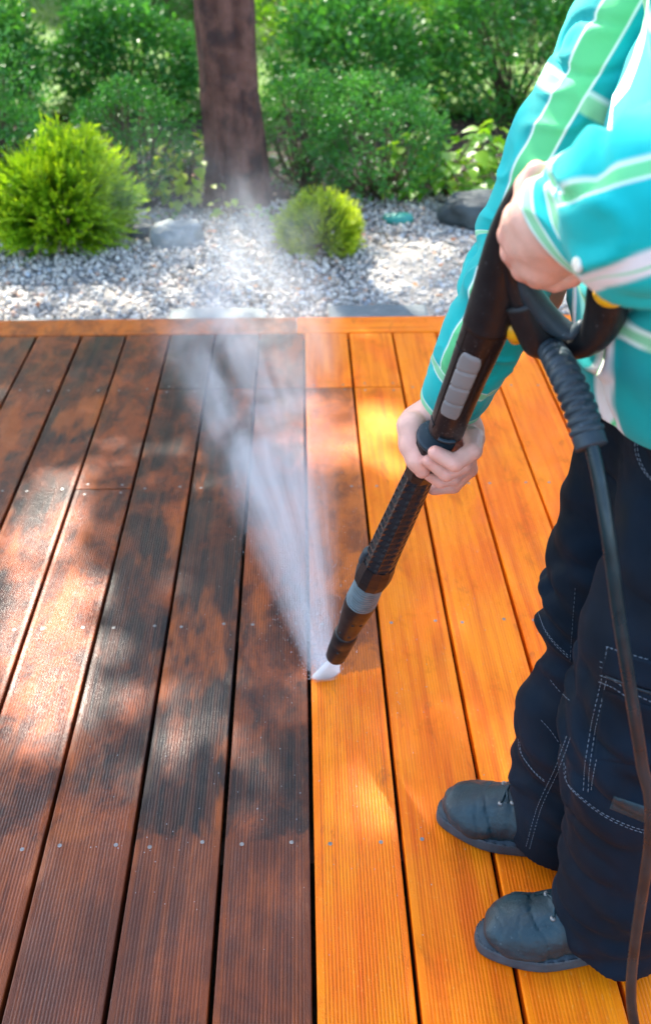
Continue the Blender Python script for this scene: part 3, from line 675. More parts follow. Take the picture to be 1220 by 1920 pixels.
V, Fc = tube([W(955, 600, -.004), W(965, 618, -.004), W(975, 634, -.004)], [(.010, .012), (.013, .012), (.012, .010)], 20, True, up=SD); mesh('trigger_lever', V, Fc, YEL, gun)
V, Fc = tube(spline([(*W(975, 560), .020, .018), (*W(1000, 610), .021, .02), (*W(1014, 645), .019, .018), (*W(1020, 662), .012, .012)], 24)[:, :3], spline([(.020, .018), (.021, .02), (.019, .018), (.010, .010)], 24), 28, True, up=SD); mesh('hose_inlet', V, Fc, BLACK, gun)
# ring, coupling, lance
axtube('collar_ring', [(817, 68), (817.5, 74), (819, 76), (822, 76), (823.5, 70)], RUB, 40)
axtube('coupling', [(822, 72), (826, 74), (850, 74), (872, 70), (884, 60), (888, 56)], BROWNBLK, 10, False)
NS, NR = 9, 17
lr = []
for i in range(NR):
    f0, f1 = i / NR, (i + 1) / NR
    for f, kk in ((f0, 1.0), (f0 + (f1 - f0) * .16, 0.), (f0 + (f1 - f0) * .75, .9)): lr.append((f, kk))
ly0, ly1 = 880, 1062; P0, P1 = onax(ly0), onax(ly1); r0_ = pw(*uv(P0), 58) / 2; r1_ = pw(*uv(P1), 64) / 2
V = []; nsv = NS * 3; d_ = (P1 - P0) / np.linalg.norm(P1 - P0); B_ = np.cross(d_, SD)
for f, kk in lr + [(1., 1.)]:
    rad = r0_ + (r1_ - r0_) * f
    for j in range(nsv):
        an = j * 2 * math.pi / nsv + (0); r = rad * (1.0 if j % 3 == 0 else .80 + .16 * kk)
        V.append(P0 + (P1 - P0) * f + (SD * math.cos(an) + B_ * math.sin(an)) * r)
m_ = len(lr) + 1; Fc = [(i * nsv + j, i * nsv + (j + 1) % nsv, (i + 1) * nsv + (j + 1) % nsv, (i + 1) * nsv + j) for i in range(m_ - 1) for j in range(nsv)]
Fc += [tuple(range(nsv))[::-1], tuple(range((m_ - 1) * nsv, m_ * nsv))]
mesh('lance_tube', V, Fc, simple('scaled_rubber', (.008, .012, .015), .32, .5, .2, 30), gun, False)
axtube('lance_socket', [(1050, 64), (1060, 69), (1074, 70), (1084, 66), (1088, 54)], BLACK, 12, False)
q0 = onax(1048) - SD * .024 + NM * .004; V, Fc = tube([q0 + AX * .03 + SD * .006, q0 + AX * .01, q0 - AX * .018, q0 - AX * .03 + SD * .004], [(.003, .006), (.006, .010), (.007, .010), (.004, .006)], 14, True, up=SD); mesh('release_tab', V, Fc, RUB, gun)
rib = []
for i in range(61):
    f = i / 60; rib.append((1082 + 44 * f, (54 + 5 * f) * (1 + .022 * math.sin(f * 2 * math.pi * 12))))
axtube('ribbed_sleeve', rib, TEALP, 36)
axtube('nozzle_body', [(1120, 57), (1128, 60), (1136, 59), (1150, 54), (1168, 46), (1186, 39), (1192, 37)], BROWNBLK, 30, n=40)
axtube('nozzle_tip', [(1184, 40), (1187, 45), (1191, 46), (1200, 44), (1203, 40), (1206, 43), (1218, 41), (1229, 38), (1231, 33)], BLACK, 30)
for yy, an in ((1150, .2), (1150, .8), (1176, .4), (1176, -.5), (1207, .1)):
    q = onax(yy); rr_ = pw(*uv(q), {1150: 54, 1176: 43, 1207: 43}[yy]) / 2; c0 = q + (SD * math.sin(an) + NM * math.cos(an)) * (rr_ - .0012)
    a = Acc(); a.tube([c0, c0 + (SD * math.sin(an) + NM * math.cos(an)) * .0022], [.0035, .003], 10); a.build('moulded_mark', BLACK, gun)
# hose with its ribbed bend guard
hz = spline([(*W(1028, 648), .013), (*P(1052, 690, Y=.885), .0145), (*P(1084, 760, Y=.845), .0155), (*P(1108, 838, Y=.815), .0155)], 150)
def hprof(m, n):
    i = np.arange(m)[:, None] / m; j = np.arange(n)[None] * 2 * math.pi / n
    g = np.clip(np.sin(i * 2 * math.pi * 13 + .0 * j) * 1.6, -1, 1) * (np.abs(np.sin(j)) > .12); return 1 + .075 * g * (i < .9) 
hose = tag(empty('pressure_hose', tuple(P(1220, 1560, Y=.70))), 'dark rubber hose hanging from the spray gun past the work trousers', 'hose')
V, Fc = tube(hz[:, :3], hz[:, 3], 40, True, prof=hprof); mesh('bend_guard', V, Fc, RUB, hose)
hp = spline([P(1106, 828, Y=.82), P(1122, 900, Y=.80), P(1140, 1010, Y=.775), P(1160, 1160, Y=.755), P(1182, 1300, Y=.74), P(1202, 1430, Y=.73), P(1218, 1560, Y=.72), np.array([.42, .70, .12]), np.array([.50, .62, .014]), np.array([.75, .45, .012]), np.array([1.1, .5, .012]), np.array([1.6, .9, .012])], 140)
V, Fc = tube(hp, .0068, 20); mesh('hose_line', V, Fc, HOSE, hose)

# ------------------------------------------------------------------ the person: one body, clothing as children
SH_F, SH_N = np.array([.45, 1.19, 1.40]), np.array([.49, .82, 1.38])       # shoulders far / near the camera
EL_F = P(985, 545, Y=1.17); WR_F = W(850, 752, -.060)
W0 = WR_F; FAR = []
WR_N = W(1075, 400, .045); EL_N = np.array([.50, .80, 1.20])
K = .004
def fch(pts, r, k=.004): return [(np.array(pts[i]), np.array(pts[i + 1]), r[i], r[i + 1], k) for i in range(len(pts) - 1)]
handR = []   # far hand closing round the lance: palm behind it, thumb on the left, fingers from the right
handR += fch([WR_F + (EL_F - WR_F) * .5, WR_F, W(838, 790, -.050)], [.034, .0275, .028], .01)
handR += fch([W(845, 780, -.050), W(812, 812, -.046), W(800, 842, -.044)], [.026, .024, .018], .014)
handR += fch([W(855, 780, -.050), W(868, 812, -.046), W(862, 846, -.044)], [.024, .024, .019], .014)
handR += fch([W(812, 770, -.045), W(784, 796, -.032), W(777, 822, -.022)], [.022, .023, .017], .012)              # thenar
handR += fch([W(770, 798, -.010), W(772, 834, .008), W(782, 862, .022), W(791, 882, .027)], [.0185, .0160, .0140, .0105], .006)  # thumb
handR += fch([W(868, 815, -.040), W(888, 822, -.018), W(886, 845, .008), W(852, 868, .031), W(815, 849, .030)], [.016, .0135, .0115, .0110, .0092], .0025)
handR += fch([W(864, 838, -.040), W(878, 852, -.016), W(868, 873, .010), W(836, 888, .027), W(803, 864, .028)], [.015, .0125, .0105, .0100, .0084], .0022)
handR += fch([W(856, 858, -.040), W(866, 880, -.016), W(850, 898, .004), W(824, 903, .016), W(803, 891, .019)], [.013, .011, .0090, .0085, .0072], .0022)
handR += fch([W(868, 800, -.040), W(880, 880, -.042), W(850, 912, -.036), W(812, 918, -.024)], [.014, .0105, .0095, .008], .003)
handL = []   # near hand closed on the grip, seen from its back
handL += fch([WR_N + (EL_N - WR_N) * .45, WR_N, W(1035, 425, .046)], [.036, .029, .030], .012)
handL += fch([W(1040, 400, .046), W(1000, 400, .040), W(975, 420, .034)], [.026, .020, .015], .010)
handL += fch([W(1045, 440, .046), W(1010, 450, .042), W(978, 462, .034)], [.026, .022, .015], .010)
handL += fch([W(1050, 470, .044), W(1020, 492, .040), W(992, 500, .032)], [.024, .020, .014], .010)
handL += fch([W(972, 408, .030), W(958, 440, .024), W(966, 470, -.002), W(1000, 470, -.014)], [.0150, .0125, .011, .0095], .003)
handL += fch([W(978, 440, .030), W(963, 472, .022), W(975, 500, .000), W(1010, 500, -.014)], [.0155, .0125, .0105, .009], .003)
handL += fch([W(990, 478, .028), W(982, 504, .020), W(1005, 520, .003), W(1040, 515, -.012)], [.0145, .012, .0105, .009], .003)
handL += fch([W(1018, 500, .028), W(1010, 518, .022), W(1040, 527, .012), W(1074, 522, .004)], [.0138, .0115, .0105, .0085], .003)
handL += fch([W(1035, 395, .040), W(1000, 372, .034), W(990, 350, .026), W(1004, 322, .022)], [.018, .0140, .0115, .0095], .005)   # thumb along the top
def field(prims, k0=None):
    def fn(p):
        f = np.full(p.shape[:-1], 9.)
        for a, b, ra, rb, k in prims:
            g = cone(p, a, b, ra, rb); f = smin(f, g, k if k0 is None else k0)
        return f
    return fn
def part(prims, h, pad=.05, extra=None, k0=None):
    A = np.array([q for p in prims for q in (p[0], p[1])]); fn = field(prims, k0)
    if extra: f0 = fn; fn = lambda p: extra(p, f0(p))
    return surfnet(fn, A.min(0) - pad, A.max(0) + pad, h)
HIPN, HIPF = np.array([.475, .92, .90]), np.array([.475, 1.06, .90])
KN, KF = np.array([.425, .885, .50]), np.array([.415, 1.075, .50])
AN, AF = np.array([.455, .885, .09]), np.array([.415, 1.055, .09])
NECK = np.array([.44, 1.01, 1.46]); HEAD = np.array([.385, 1.03, 1.60]); k = .05
bodyp = fch([SH_F, EL_F, WR_F], [.05, .040, .027], .03) + fch([SH_N, EL_N, WR_N], [.05, .040, .028], .03)
bodyp += fch([HIPN, KN, AN], [.085, .055, .038], k) + fch([HIPF, KF, AF], [.085, .055, .038], k)
bodyp += fch([(HIPN + HIPF) / 2, np.array([.475, 1.0, 1.1]), np.array([.47, 1.0, 1.32])], [.11, .115, .12], .08) + fch([SH_N, SH_F], [.055, .055], .06) + fch([np.array([.47, 1.0, 1.36]), NECK, HEAD - [0, 0, .04]], [.07, .056, .055], .03)
fz = np.array([-.93, .1, -.36]); fz /= np.linalg.norm(fz); fy = np.cross([0, 0, 1.], fz); fy /= np.linalg.norm(fy); fu = np.cross(fz, fy); HM = np.stack([fz, fy, fu], 1)
hp_ = lambda x, y, z: HEAD + fz * x + fy * y + fu * z
def headf(p, f):
    f = smin(f, ellip(p, hp_(-.01, 0, .03), (.095, .076, .098), HM), .02)
    f = smin(f, ellip(p, hp_(.035, 0, -.045), (.058, .052, .062), HM), .03)
    f = smin(f, cone(p, hp_(.082, 0, .012), hp_(.104, 0, -.020), .008, .014), .012)
    f = smin(f, ellip(p, hp_(.082, 0, -.052), (.018, .026, .011), HM), .008)
    for s in (-1, 1):
        f = smin(f, ellip(p, hp_(-.005, s * .076, 0), (.020, .009, .032), HM), .006)
        f = -smin(-f, np.linalg.norm(p - hp_(.086, s * .031, .012), axis=-1) - .013, .008)
    return f
V1, F1 = part(bodyp, .010, .12, headf)
V2, F2 = part(handR, .0017, .03); V3, F3 = part(handL, .0017, .03)
def relax(V, Fc, it, lam=.5):
    n = len(V); e = np.concatenate([Fc[:, [0, 1]], Fc[:, [1, 2]], Fc[:, [2, 3]], Fc[:, [3, 0]]]); e = np.concatenate([e, e[:, ::-1]])
    for _ in range(it):
        s = np.zeros_like(V); c = np.bincount(e[:, 0], minlength=n)[:, None]
        for q in range(3): s[:, q] = np.bincount(e[:, 0], V[e[:, 1], q], n)
        V = V + lam * (s / np.maximum(c, 1) - V)
    return V
V1 = relax(V1, F1, 2); V2 = relax(V2, F2, 3); V3 = relax(V3, F3, 3)
Vb = np.concatenate([V1, V2, V3]); Fb = np.concatenate([F1, F2 + len(V1), F3 + len(V1) + len(V2)])
JO = [p[1] for p in handR[5:] + handL[5:]]
redn = np.zeros(len(Vb))
for q in JO: redn = np.maximum(redn, np.exp(-(np.linalg.norm(Vb - q, axis=1) / .016) ** 2))
skc = np.array([.70, .40, .30]) * (1 - .75 * redn[:, None]) + np.array([.68, .27, .20]) * .75 * redn[:, None]
person = mesh('person', Vb, Fb, SKIN, col=skc)
tag(person, 'person in teal plaid shirt and navy work trousers gripping the spray gun', 'person')
for s in (-1, 1):
    a = Acc(); bm = bmesh.new(); bmesh.ops.create_uvsphere(bm, u_segments=16, v_segments=10, radius=.0125); c = hp_(.080, s * .031, .012)
    a.add(np.array([v.co[:] for v in bm.verts]) + c, [[v.index for v in f.verts] for f in bm.faces]); bm.free(); a.build('eye', EYE, person)
V, Fc = surfnet(lambda p: np.maximum(np.maximum(ellip(p, hp_(-.014, 0, .036), (.105, .086, .107), HM) + .004 * vnoise(p * 90), (p - HEAD) @ fz - .052 + .35 * (.06 - (p - HEAD) @ fu)), -((p - HEAD) @ fu) - .045), HEAD - .16, HEAD + .16, .005)
mesh('hair', V, Fc, HAIR, person)

# trousers
def trf(p, f):
    f = f + .008 * vnoise(p * np.array([7, 7, 13])) + .0045 * vnoise(p * np.array([16, 16, 30]) + 4)
    fold = np.sin(p[..., 2] * 62 + 4 * vnoise(p * 5) * 3 + p[..., 0] * 25) * np.exp(-((p[..., 2] - .47) / .13) ** 2) * .0060 + np.sin(p[..., 2] * 85 + 9 * vnoise(p * 6)) * np.exp(-((p[..., 2] - .14) / .09) ** 2) * .0045
    rdg = (1 - np.abs(vnoise(p * np.array([6, 6, 11]) + 21)) * 5).clip(0, 1); rdg2 = (1 - np.abs(vnoise(p * np.array([11, 11, 19]) + 31)) * 5).clip(0, 1)
    fold = fold + .0075 * rdg + .0035 * rdg2
    return np.maximum(np.maximum(f + fold, .035 - p[..., 2]), p[..., 2] - .985)
far_leg = [(np.array([.470, 1.055, .90]), .115), (np.array([.452, 1.075, .76]), .104), (np.array([.430, 1.085, .62]), .094), (np.array([.420, 1.085, .50]), .090), (np.array([.424, 1.08, .40]), .080), (np.array([.412, 1.07, .28]), .088), (np.array([.410, 1.06, .14]), .086), (np.array([.413, 1.055, .03]), .084)]
near_leg = [(np.array([.480, .935, .90]), .118), (np.array([.455, .90, .74]), .108), (np.array([.430, .885, .60]), .103), (np.array([.418, .88, .48]), .100), (np.array([.436, .88, .34]), .094), (np.array([.448, .88, .18]), .093), (np.array([.455, .885, .03]), .092)]
def pr(ch, kk): return [(ch[i][0], ch[i + 1][0], ch[i][1], ch[i + 1][1], kk) for i in range(len(ch) - 1)]
tp = pr(far_leg, .012)
A = field(pr(far_leg, .012)); B = field(pr(near_leg, .012)); Cc = field([(np.array([.480, .93, .93]), np.array([.480, 1.07, .93]), .122, .122, .02), (np.array([.480, .95, 1.0]), np.array([.480, 1.05, 1.0]), .116, .116, .02)])
def trall(p):
    z = p[..., 2]; kk = np.where(z > .70, .05, .002)
    a_, b_ = A(p), B(p); h = np.clip(.5 + .5 * (b_ - a_) / kk, 0, 1); f = b_ * (1 - h) + a_ * h - kk * h * (1 - h)
    return trf(p, smin(f, Cc(p), .03))
V, Fc = surfnet(trall, np.array([.27, .74, .02]), np.array([.66, 1.22, 1.0]), .0055); V = relax(V, Fc, 2)
trousers = mesh('trousers', V, Fc, NAVY, person)
bvh = BVHTree.FromPolygons([tuple(v) for v in V], [tuple(int(i) for i in f) for f in Fc])
def hit(px, py):
    d = FWD + RT * (px - CX) / F - UP * (py - CY) / F; d = d / np.linalg.norm(d)
    h_ = bvh.ray_cast(Vector(CAM), Vector(d)); return (np.array(h_[0]), np.array(h_[1])) if h_[0] is not None else None
st = Acc()
def seam(pts, dash=.0042, gap=.0016, r=.00042, off=.0006):
    """a row of stitches sewn into the cloth along a seam"""
    q = spline([(a, b, 0) for a, b in pts], 160); L = []
    for x, y, _ in q:
        h_ = hit(x, y)
        if h_ is None: L.append(None); continue
        p, n_ = h_; 
        if n_ @ (CAM - p) < 0: n_ = -n_
        L.append(p + n_ * off)
    run = 0.; cur = []
    for i in range(len(L)):
        if L[i] is None or (cur and np.linalg.norm(L[i] - cur[-1]) > .03): cur = []; run = 0; 
        if L[i] is None: continue
        if cur: 
            seg = np.linalg.norm(L[i] - cur[-1]); 
            m = max(1, int(seg / .001)); 
            for s in range(1, m + 1): cur.append(cur[-1 if s == 1 else -1] + (L[i] - cur[-1]) / (m - s + 1))
        else: cur = [L[i]]
        while True:
            ln = 0; j = 0
            for j in range(1, len(cur)):
                ln += np.linalg.norm(cur[j] - cur[j - 1])
                if ln > dash + gap: break
            if ln <= dash + gap: break
            k1 = max(2, int(j * dash / (dash + gap))); st.tube([cur[0], cur[k1 // 2], cur[k1]], [r * .6, r, r * .6], 5); cur = cur[j:]
def dbl(pts, d=(6, -3), **kw): seam(pts, **kw); seam([(a + d[0], b + d[1]) for a, b in pts], **kw)
dbl([(1008, 1148), (1020, 1178), (1040, 1205), (1068, 1232)], (2, 6))
seam([(1031, 1274), (1048, 1295), (1070, 1316)]); seam([(1014, 1350), (1032, 1370), (1052, 1400)])
dbl([(971, 1385), (976, 1412), (1000, 1445), (1024, 1466)], (3, 5))
dbl([(1062, 1380), (1040, 1440), (1008, 1510), (985, 1590)], (7, 3))
dbl([(936, 1512), (934, 1545), (944, 1580), (955, 1600)], (4, -2))
dbl([(1138, 1212), (1128, 1270), (1110, 1350), (1098, 1420), (1092, 1488)], (9, 2)); seam([(1132, 1362), (1116, 1430), (1106, 1492)])
dbl([(1136, 1212), (1165, 1222), (1222, 1238)], (2, 11)); dbl([(1122, 1278), (1150, 1290), (1180, 1310), (1222, 1330)], (3, -12)); dbl([(1124, 1240), (1160, 1256), (1222, 1272)], (0, 10))
seam([(1172, 1335), (1158, 1385), (1146, 1418)]); seam([(1146, 1418), (1180, 1428), (1222, 1436)]); seam([(1128, 1352), (1150, 1354), (1160, 1358)]); seam([(1130, 1360), (1160, 1364)])
dbl([(1057, 1430), (1060, 1462), (1084, 1490), (1130, 1525), (1180, 1548), (1222, 1560)], (3, 6))
dbl([(1222, 778), (1200, 800), (1190, 840), (1204, 880), (1226, 905)], (5, 2)); seam([(1112, 735), (1140, 740), (1165, 732)]); dbl([(1150, 700), (1160, 720), (1190, 745), (1220, 755)], (3, 6))
dbl([(1068, 1240), (1072, 1180), (1078, 1100)], (0, 0))
st.build('stitching', STITCH, trousers)['kind'] = 'stuff'
# zip and label sewn on the thigh pocket
def patch(name, quad, off, mat, nu=24, nv=10, par=None, teeth=False):
    q = np.array(quad, float); V = []
    for s in (0, 1):
        for i in range(nu):
            for j in range(nv):
                u, v = i / (nu - 1), j / (nv - 1); a_ = (q[0] * (1 - u) + q[1] * u) * (1 - v) + (q[3] * (1 - u) + q[2] * u) * v; h_ = hit(*a_)
                if h_ is None: return None
                p, n_ = h_; n_ = n_ if n_ @ (CAM - p) > 0 else -n_
                ed = min(u, 1 - u, v, 1 - v) > .02; V.append(p + n_ * ((off if ed else off * .3) if s else -.004))
    N = nu * nv; Fc = []
    for i in range(nu - 1):
        for j in range(nv - 1): a0 = N + i * nv + j; Fc.append((a0, a0 + 1, a0 + nv + 1, a0 + nv))
    return mesh(name, V[:2 * N], Fc, mat, par or trousers)
patch('pocket', [(1131, 1292), (1240, 1332), (1240, 1440), (1112, 1424)], .0025, NAVY, 40, 30)
patch('pocket_flap', [(1140, 1216), (1240, 1244), (1240, 1300), (1126, 1262)], .0035, NAVY, 40, 20)
patch('sewn_label', [(1150, 1492), (1222, 1516), (1216, 1546), (1142, 1516)], .0018, LEATHER, 20, 10)
zp = Acc()
for i in range(26):
    h_ = hit(1140 + i * 3.4, 1268 + i * 1.25)
    if h_: zp.box(h_[0] + h_[1] * .0028, (.0016, .003, .003), .3)
zp.build('zip', RUB, trousers)
# belt loops / belt
V, Fc = tube([np.array([.478, 1.0, .942]), np.array([.478, 1.0, .975])], [(.125, .200), (.123, .198)], 80, False, up=(1, 0, 0)); 
o = mesh('belt', V, Fc, BLACK, trousers); o.modifiers.new('thickness', 'SOLIDIFY').thickness = .004

# shirt: sleeves and torso carry their plaid as surface colours
TEAL = np.array([.0, .40, .375]); TEAL2 = np.array([.002, .27, .25]); GRN = np.array([.05, .56, .17]); WHT = np.array([.66, .76, .66]); WARM = np.array([.72, .66, .62])
def band(v, a, b, s=.0008): return np.clip((v - a) / s + .5, 0, 1) * np.clip((b - v) / s + .5, 0, 1)
def lay(C, m, c, al=1.): return C * (1 - m[..., None] * al) + np.array(c) * m[..., None] * al
def gstripe(C, v, c, w_=.010):
    C = lay(C, band(v, c - w_ / 2 - .0016, c + w_ / 2 + .0016), WHT); return lay(C, band(v, c - w_ / 2, c + w_ / 2), GRN * .55 + WHT * .3)
def loft(name, rows, nu, nv, colf, mat, par, up, fold=.004, seed=0., fr=10, cuff=True, tilt=None):
    """rows: centre xyz, a, b.  tube of cloth with folds, inner turn-back at the open end"""
    r = spline(rows, nv); pts, T_, N, B = frames(r[:, :3], up)
    an = np.linspace(0, 2 * math.pi, nu, endpoint=False); s = np.concatenate([[0], np.cumsum(np.linalg.norm(np.diff(pts, axis=0), axis=1))])
    D = N[:, None] * np.cos(an)[None, :, None] * r[:, 3, None, None] + B[:, None] * np.sin(an)[None, :, None] * r[:, 4, None, None]
    V = pts[:, None] + D; nrm = D / np.linalg.norm(D, axis=2)[..., None]
    if tilt is not None:  # slanted opening: rings near the end shear along the axis
        V = V + T_[:, None] * (tilt(an)[None, :, None] * np.exp(-(s / .05))[:, None, None])
    q = V * fr + seed; f = vnoise(q) * 1.0 + .5 * vnoise(q * 2.3) + .9 * (1 - np.abs(vnoise(q * np.array([1.2, 1.2, 1.8]) + 7)) * 3).clip(0, 1)
    f = f - 1.5 * (1 - np.abs(vnoise(q * np.array([.55, .75, .95]) + 17)) * 5).clip(0, 1) ** 1.5; fade = np.clip(s / .03, .25, 1)[:, None]; V = V + nrm * (f * fold * fade)[..., None]
    rad = (r[:, 3] + r[:, 4])[:, None] / 2; U = (an[None] * rad.mean()) * np.ones((nv, 1)); Sv = s[:, None] * np.ones((1, nu))
    C = colf(U, Sv, an[None] * np.ones((nv, 1)), V)
    if cuff:  # inside turn-back
        k_ = 5; Vi = (V[:k_] - nrm[:k_] * .003)[::-1]; V = np.concatenate([Vi, V]); C = np.concatenate([C[:k_][::-1] * .8, C]); nv += k_
    V = V.reshape(-1, 3); C = C.reshape(-1, 3)
    i, j = np.meshgrid(np.arange(nv - 1), np.arange(nu), indexing='ij'); jj = (j + 1) % nu
    Fc = np.stack([i * nu + j, i * nu + jj, (i + 1) * nu + jj, (i + 1) * nu + j], -1).reshape(-1, 4)
    o = mesh(name, V, Fc, mat, par, col=C); return o
base = lambda S: np.ones(S.shape + (3,)) * TEAL
def mixbase(V, S): 
    m = np.clip(.5 + 1.2 * vnoise(V * 14), 0, 1)[..., None]; return TEAL * m + TEAL2 * (1 - m) * .9 + TEAL * .1 * (1 - m)
def far_col(U, S, An, V):
    C = mixbase(V, S); C = gstripe(C, S, .004, .009); C = gstripe(C, S, .072, .010); C = gstripe(C, S, .25, .012); C = gstripe(C, S, .43, .02)
    a_ = (An + math.pi) % (2 * math.pi)
    w1 = band(An, 3.95, 4.45, .02) * (S > .078); C = lay(C, w1, GRN * .75 + WHT * .1); w2 = band(An, 3.90, 3.95, .01) + band(An, 4.45, 4.50, .01); C = lay(C, np.clip(w2, 0, 1) * (S > .078), WHT)
    w3 = band(An, 1.0, 1.6, .02) * (S > .078); C = lay(C, w3, GRN * .8); return C
shirt_rows = [(.472, 1.0, .915, .156, .205), (.462, 1.0, .95, .158, .202), (.452, 1.0, 1.02, .158, .197), (.458, 1.0, 1.12, .148, .195), (.466, 1.0, 1.22, .134, .205), (.462, 1.0, 1.32, .130, .215), (.460, 1.0, 1.38, .115, .20), (.455, 1.01, 1.43, .085, .12), (.45, 1.01, 1.46, .068, .075)]
def torso_col(U, S, An, V):
    C = mixbase(V, S); y, z = V[..., 1], V[..., 2]
    for c in (.80, .93, 1.06, 1.19): 
        C = lay(C, band(y, c - .022, c + .022, .002), WARM); C = lay(C, band(y, c - .003, c + .003, .001), GRN)
    for c in (1.0, 1.13, 1.26, 1.39): C = gstripe(C, z, c, .014)
    return C
shirt = loft('shirt', shirt_rows, 220, 200, torso_col, SHIRT, person, (1, 0, 0), fold=.009, seed=3, fr=9)
c0 = W(846, 752, -.060); far_rows = [(*c0, .041, .038), (*W(868, 705, -.062), .042, .040), (*W(896, 650, -.068), .047, .045), (*W(932, 575, -.10), .052, .05), (*P(975, 480, Y=1.16), .055, .055), (*P(1030, 330, Y=1.18), .062, .062), (*(SH_F * .5 + P(1030, 330, Y=1.18) * .5), .068, .068), (*SH_F, .075, .075), (*(SH_F + [.02, -.08, .01]), .06, .06)]
loft('sleeve', far_rows, 150, 330, far_col, SHIRT, shirt, SD, fold=.0042, seed=11, fr=17)
def near_col(U, S, An, V):
    C = base(S); C = gstripe(C, S, .0055, .007); C = gstripe(C, S, .025, .006)
    for c in (.14, .24, .34): C = lay(C, band(S, c, c + .022, .002), GRN * .9 + TEAL * .1); C = lay(C, band(S, c - .003, c, .001) + band(S, c + .022, c + .025, .001), WHT)
    C = lay(C, band(An, .70, .86, .02) * (S > .034) , GRN * .8 + WHT * .15); C = lay(C, (band(An, .66, .70, .01) + band(An, .86, .90, .01)) * (S > .034), WHT)
    for c in (1.78, 4.6, 5.6): C = lay(C, band(An + 1.5 * S + .12 * vnoise(V * 20), c, c + .26, .03) * (S > .032), WARM); C = lay(C, band(An + 1.5 * S, c + .10, c + .12, .01) * (S > .032), GRN * .6 + WHT * .3)
    C = C
    return C
o0 = W(1126, 424, .050); e1 = EL_N
near_rows = [(*o0, .063, .050), (*W(1158, 412, .055), .065, .054), (*W(1195, 398, .060), .066, .058), (*W(1250, 384, .065), .068, .062), (*(e1 + [.01, 0, .02]), .074, .07), (*(e1 * .6 + SH_N * .4 + [.01, -.01, 0]), .075, .074), (*SH_N, .078, .075), (*(SH_N + [-.02, .09, .01]), .06, .06)]
upn = W(1080, 330, .05) - W(1083, 432, .05); upn /= np.linalg.norm(upn)
nsl = loft('sleeve', near_rows, 200, 300, near_col, SHIRT, shirt, upn, fold=.0075, seed=21, fr=15, tilt=lambda an: -.030 * np.cos(an) - .01)
# collar, cuff button
nv_ = np.array([v.co[:] for v in nsl.data.vertices]); d_ = P(1082, 497, Y=1.) - CAM; d_ /= np.linalg.norm(d_)
hb = BVHTree.FromPolygons([tuple(v) for v in nv_], [tuple(p.vertices) for p in nsl.data.polygons]).ray_cast(Vector(CAM), Vector(d_))
if hb[0] is not None:
    bn = np.array(hb[1]); bn = bn if bn @ d_ < 0 else -bn; bp_ = np.array(hb[0])
    V, Fc = tube([bp_ - bn * .001, bp_ + bn * .0012, bp_ + bn * .0022, bp_ + bn * .0020], [.0062, .0064, .0052, .003], 20); mesh('button', V, Fc, BUTTON, shirt)
V, Fc = tube([np.array([.45, 1.01, 1.44]), np.array([.435, 1.01, 1.475]), np.array([.42, 1.01, 1.50])], [(.074, .078), (.068, .070), (.066, .068)], 40, False, up=(1, 0, 0))
o = mesh('collar', V, Fc, SHIRT, shirt, col=np.tile(TEAL, (len(V), 1))); o.modifiers.new('thickness', 'SOLIDIFY').thickness = .004

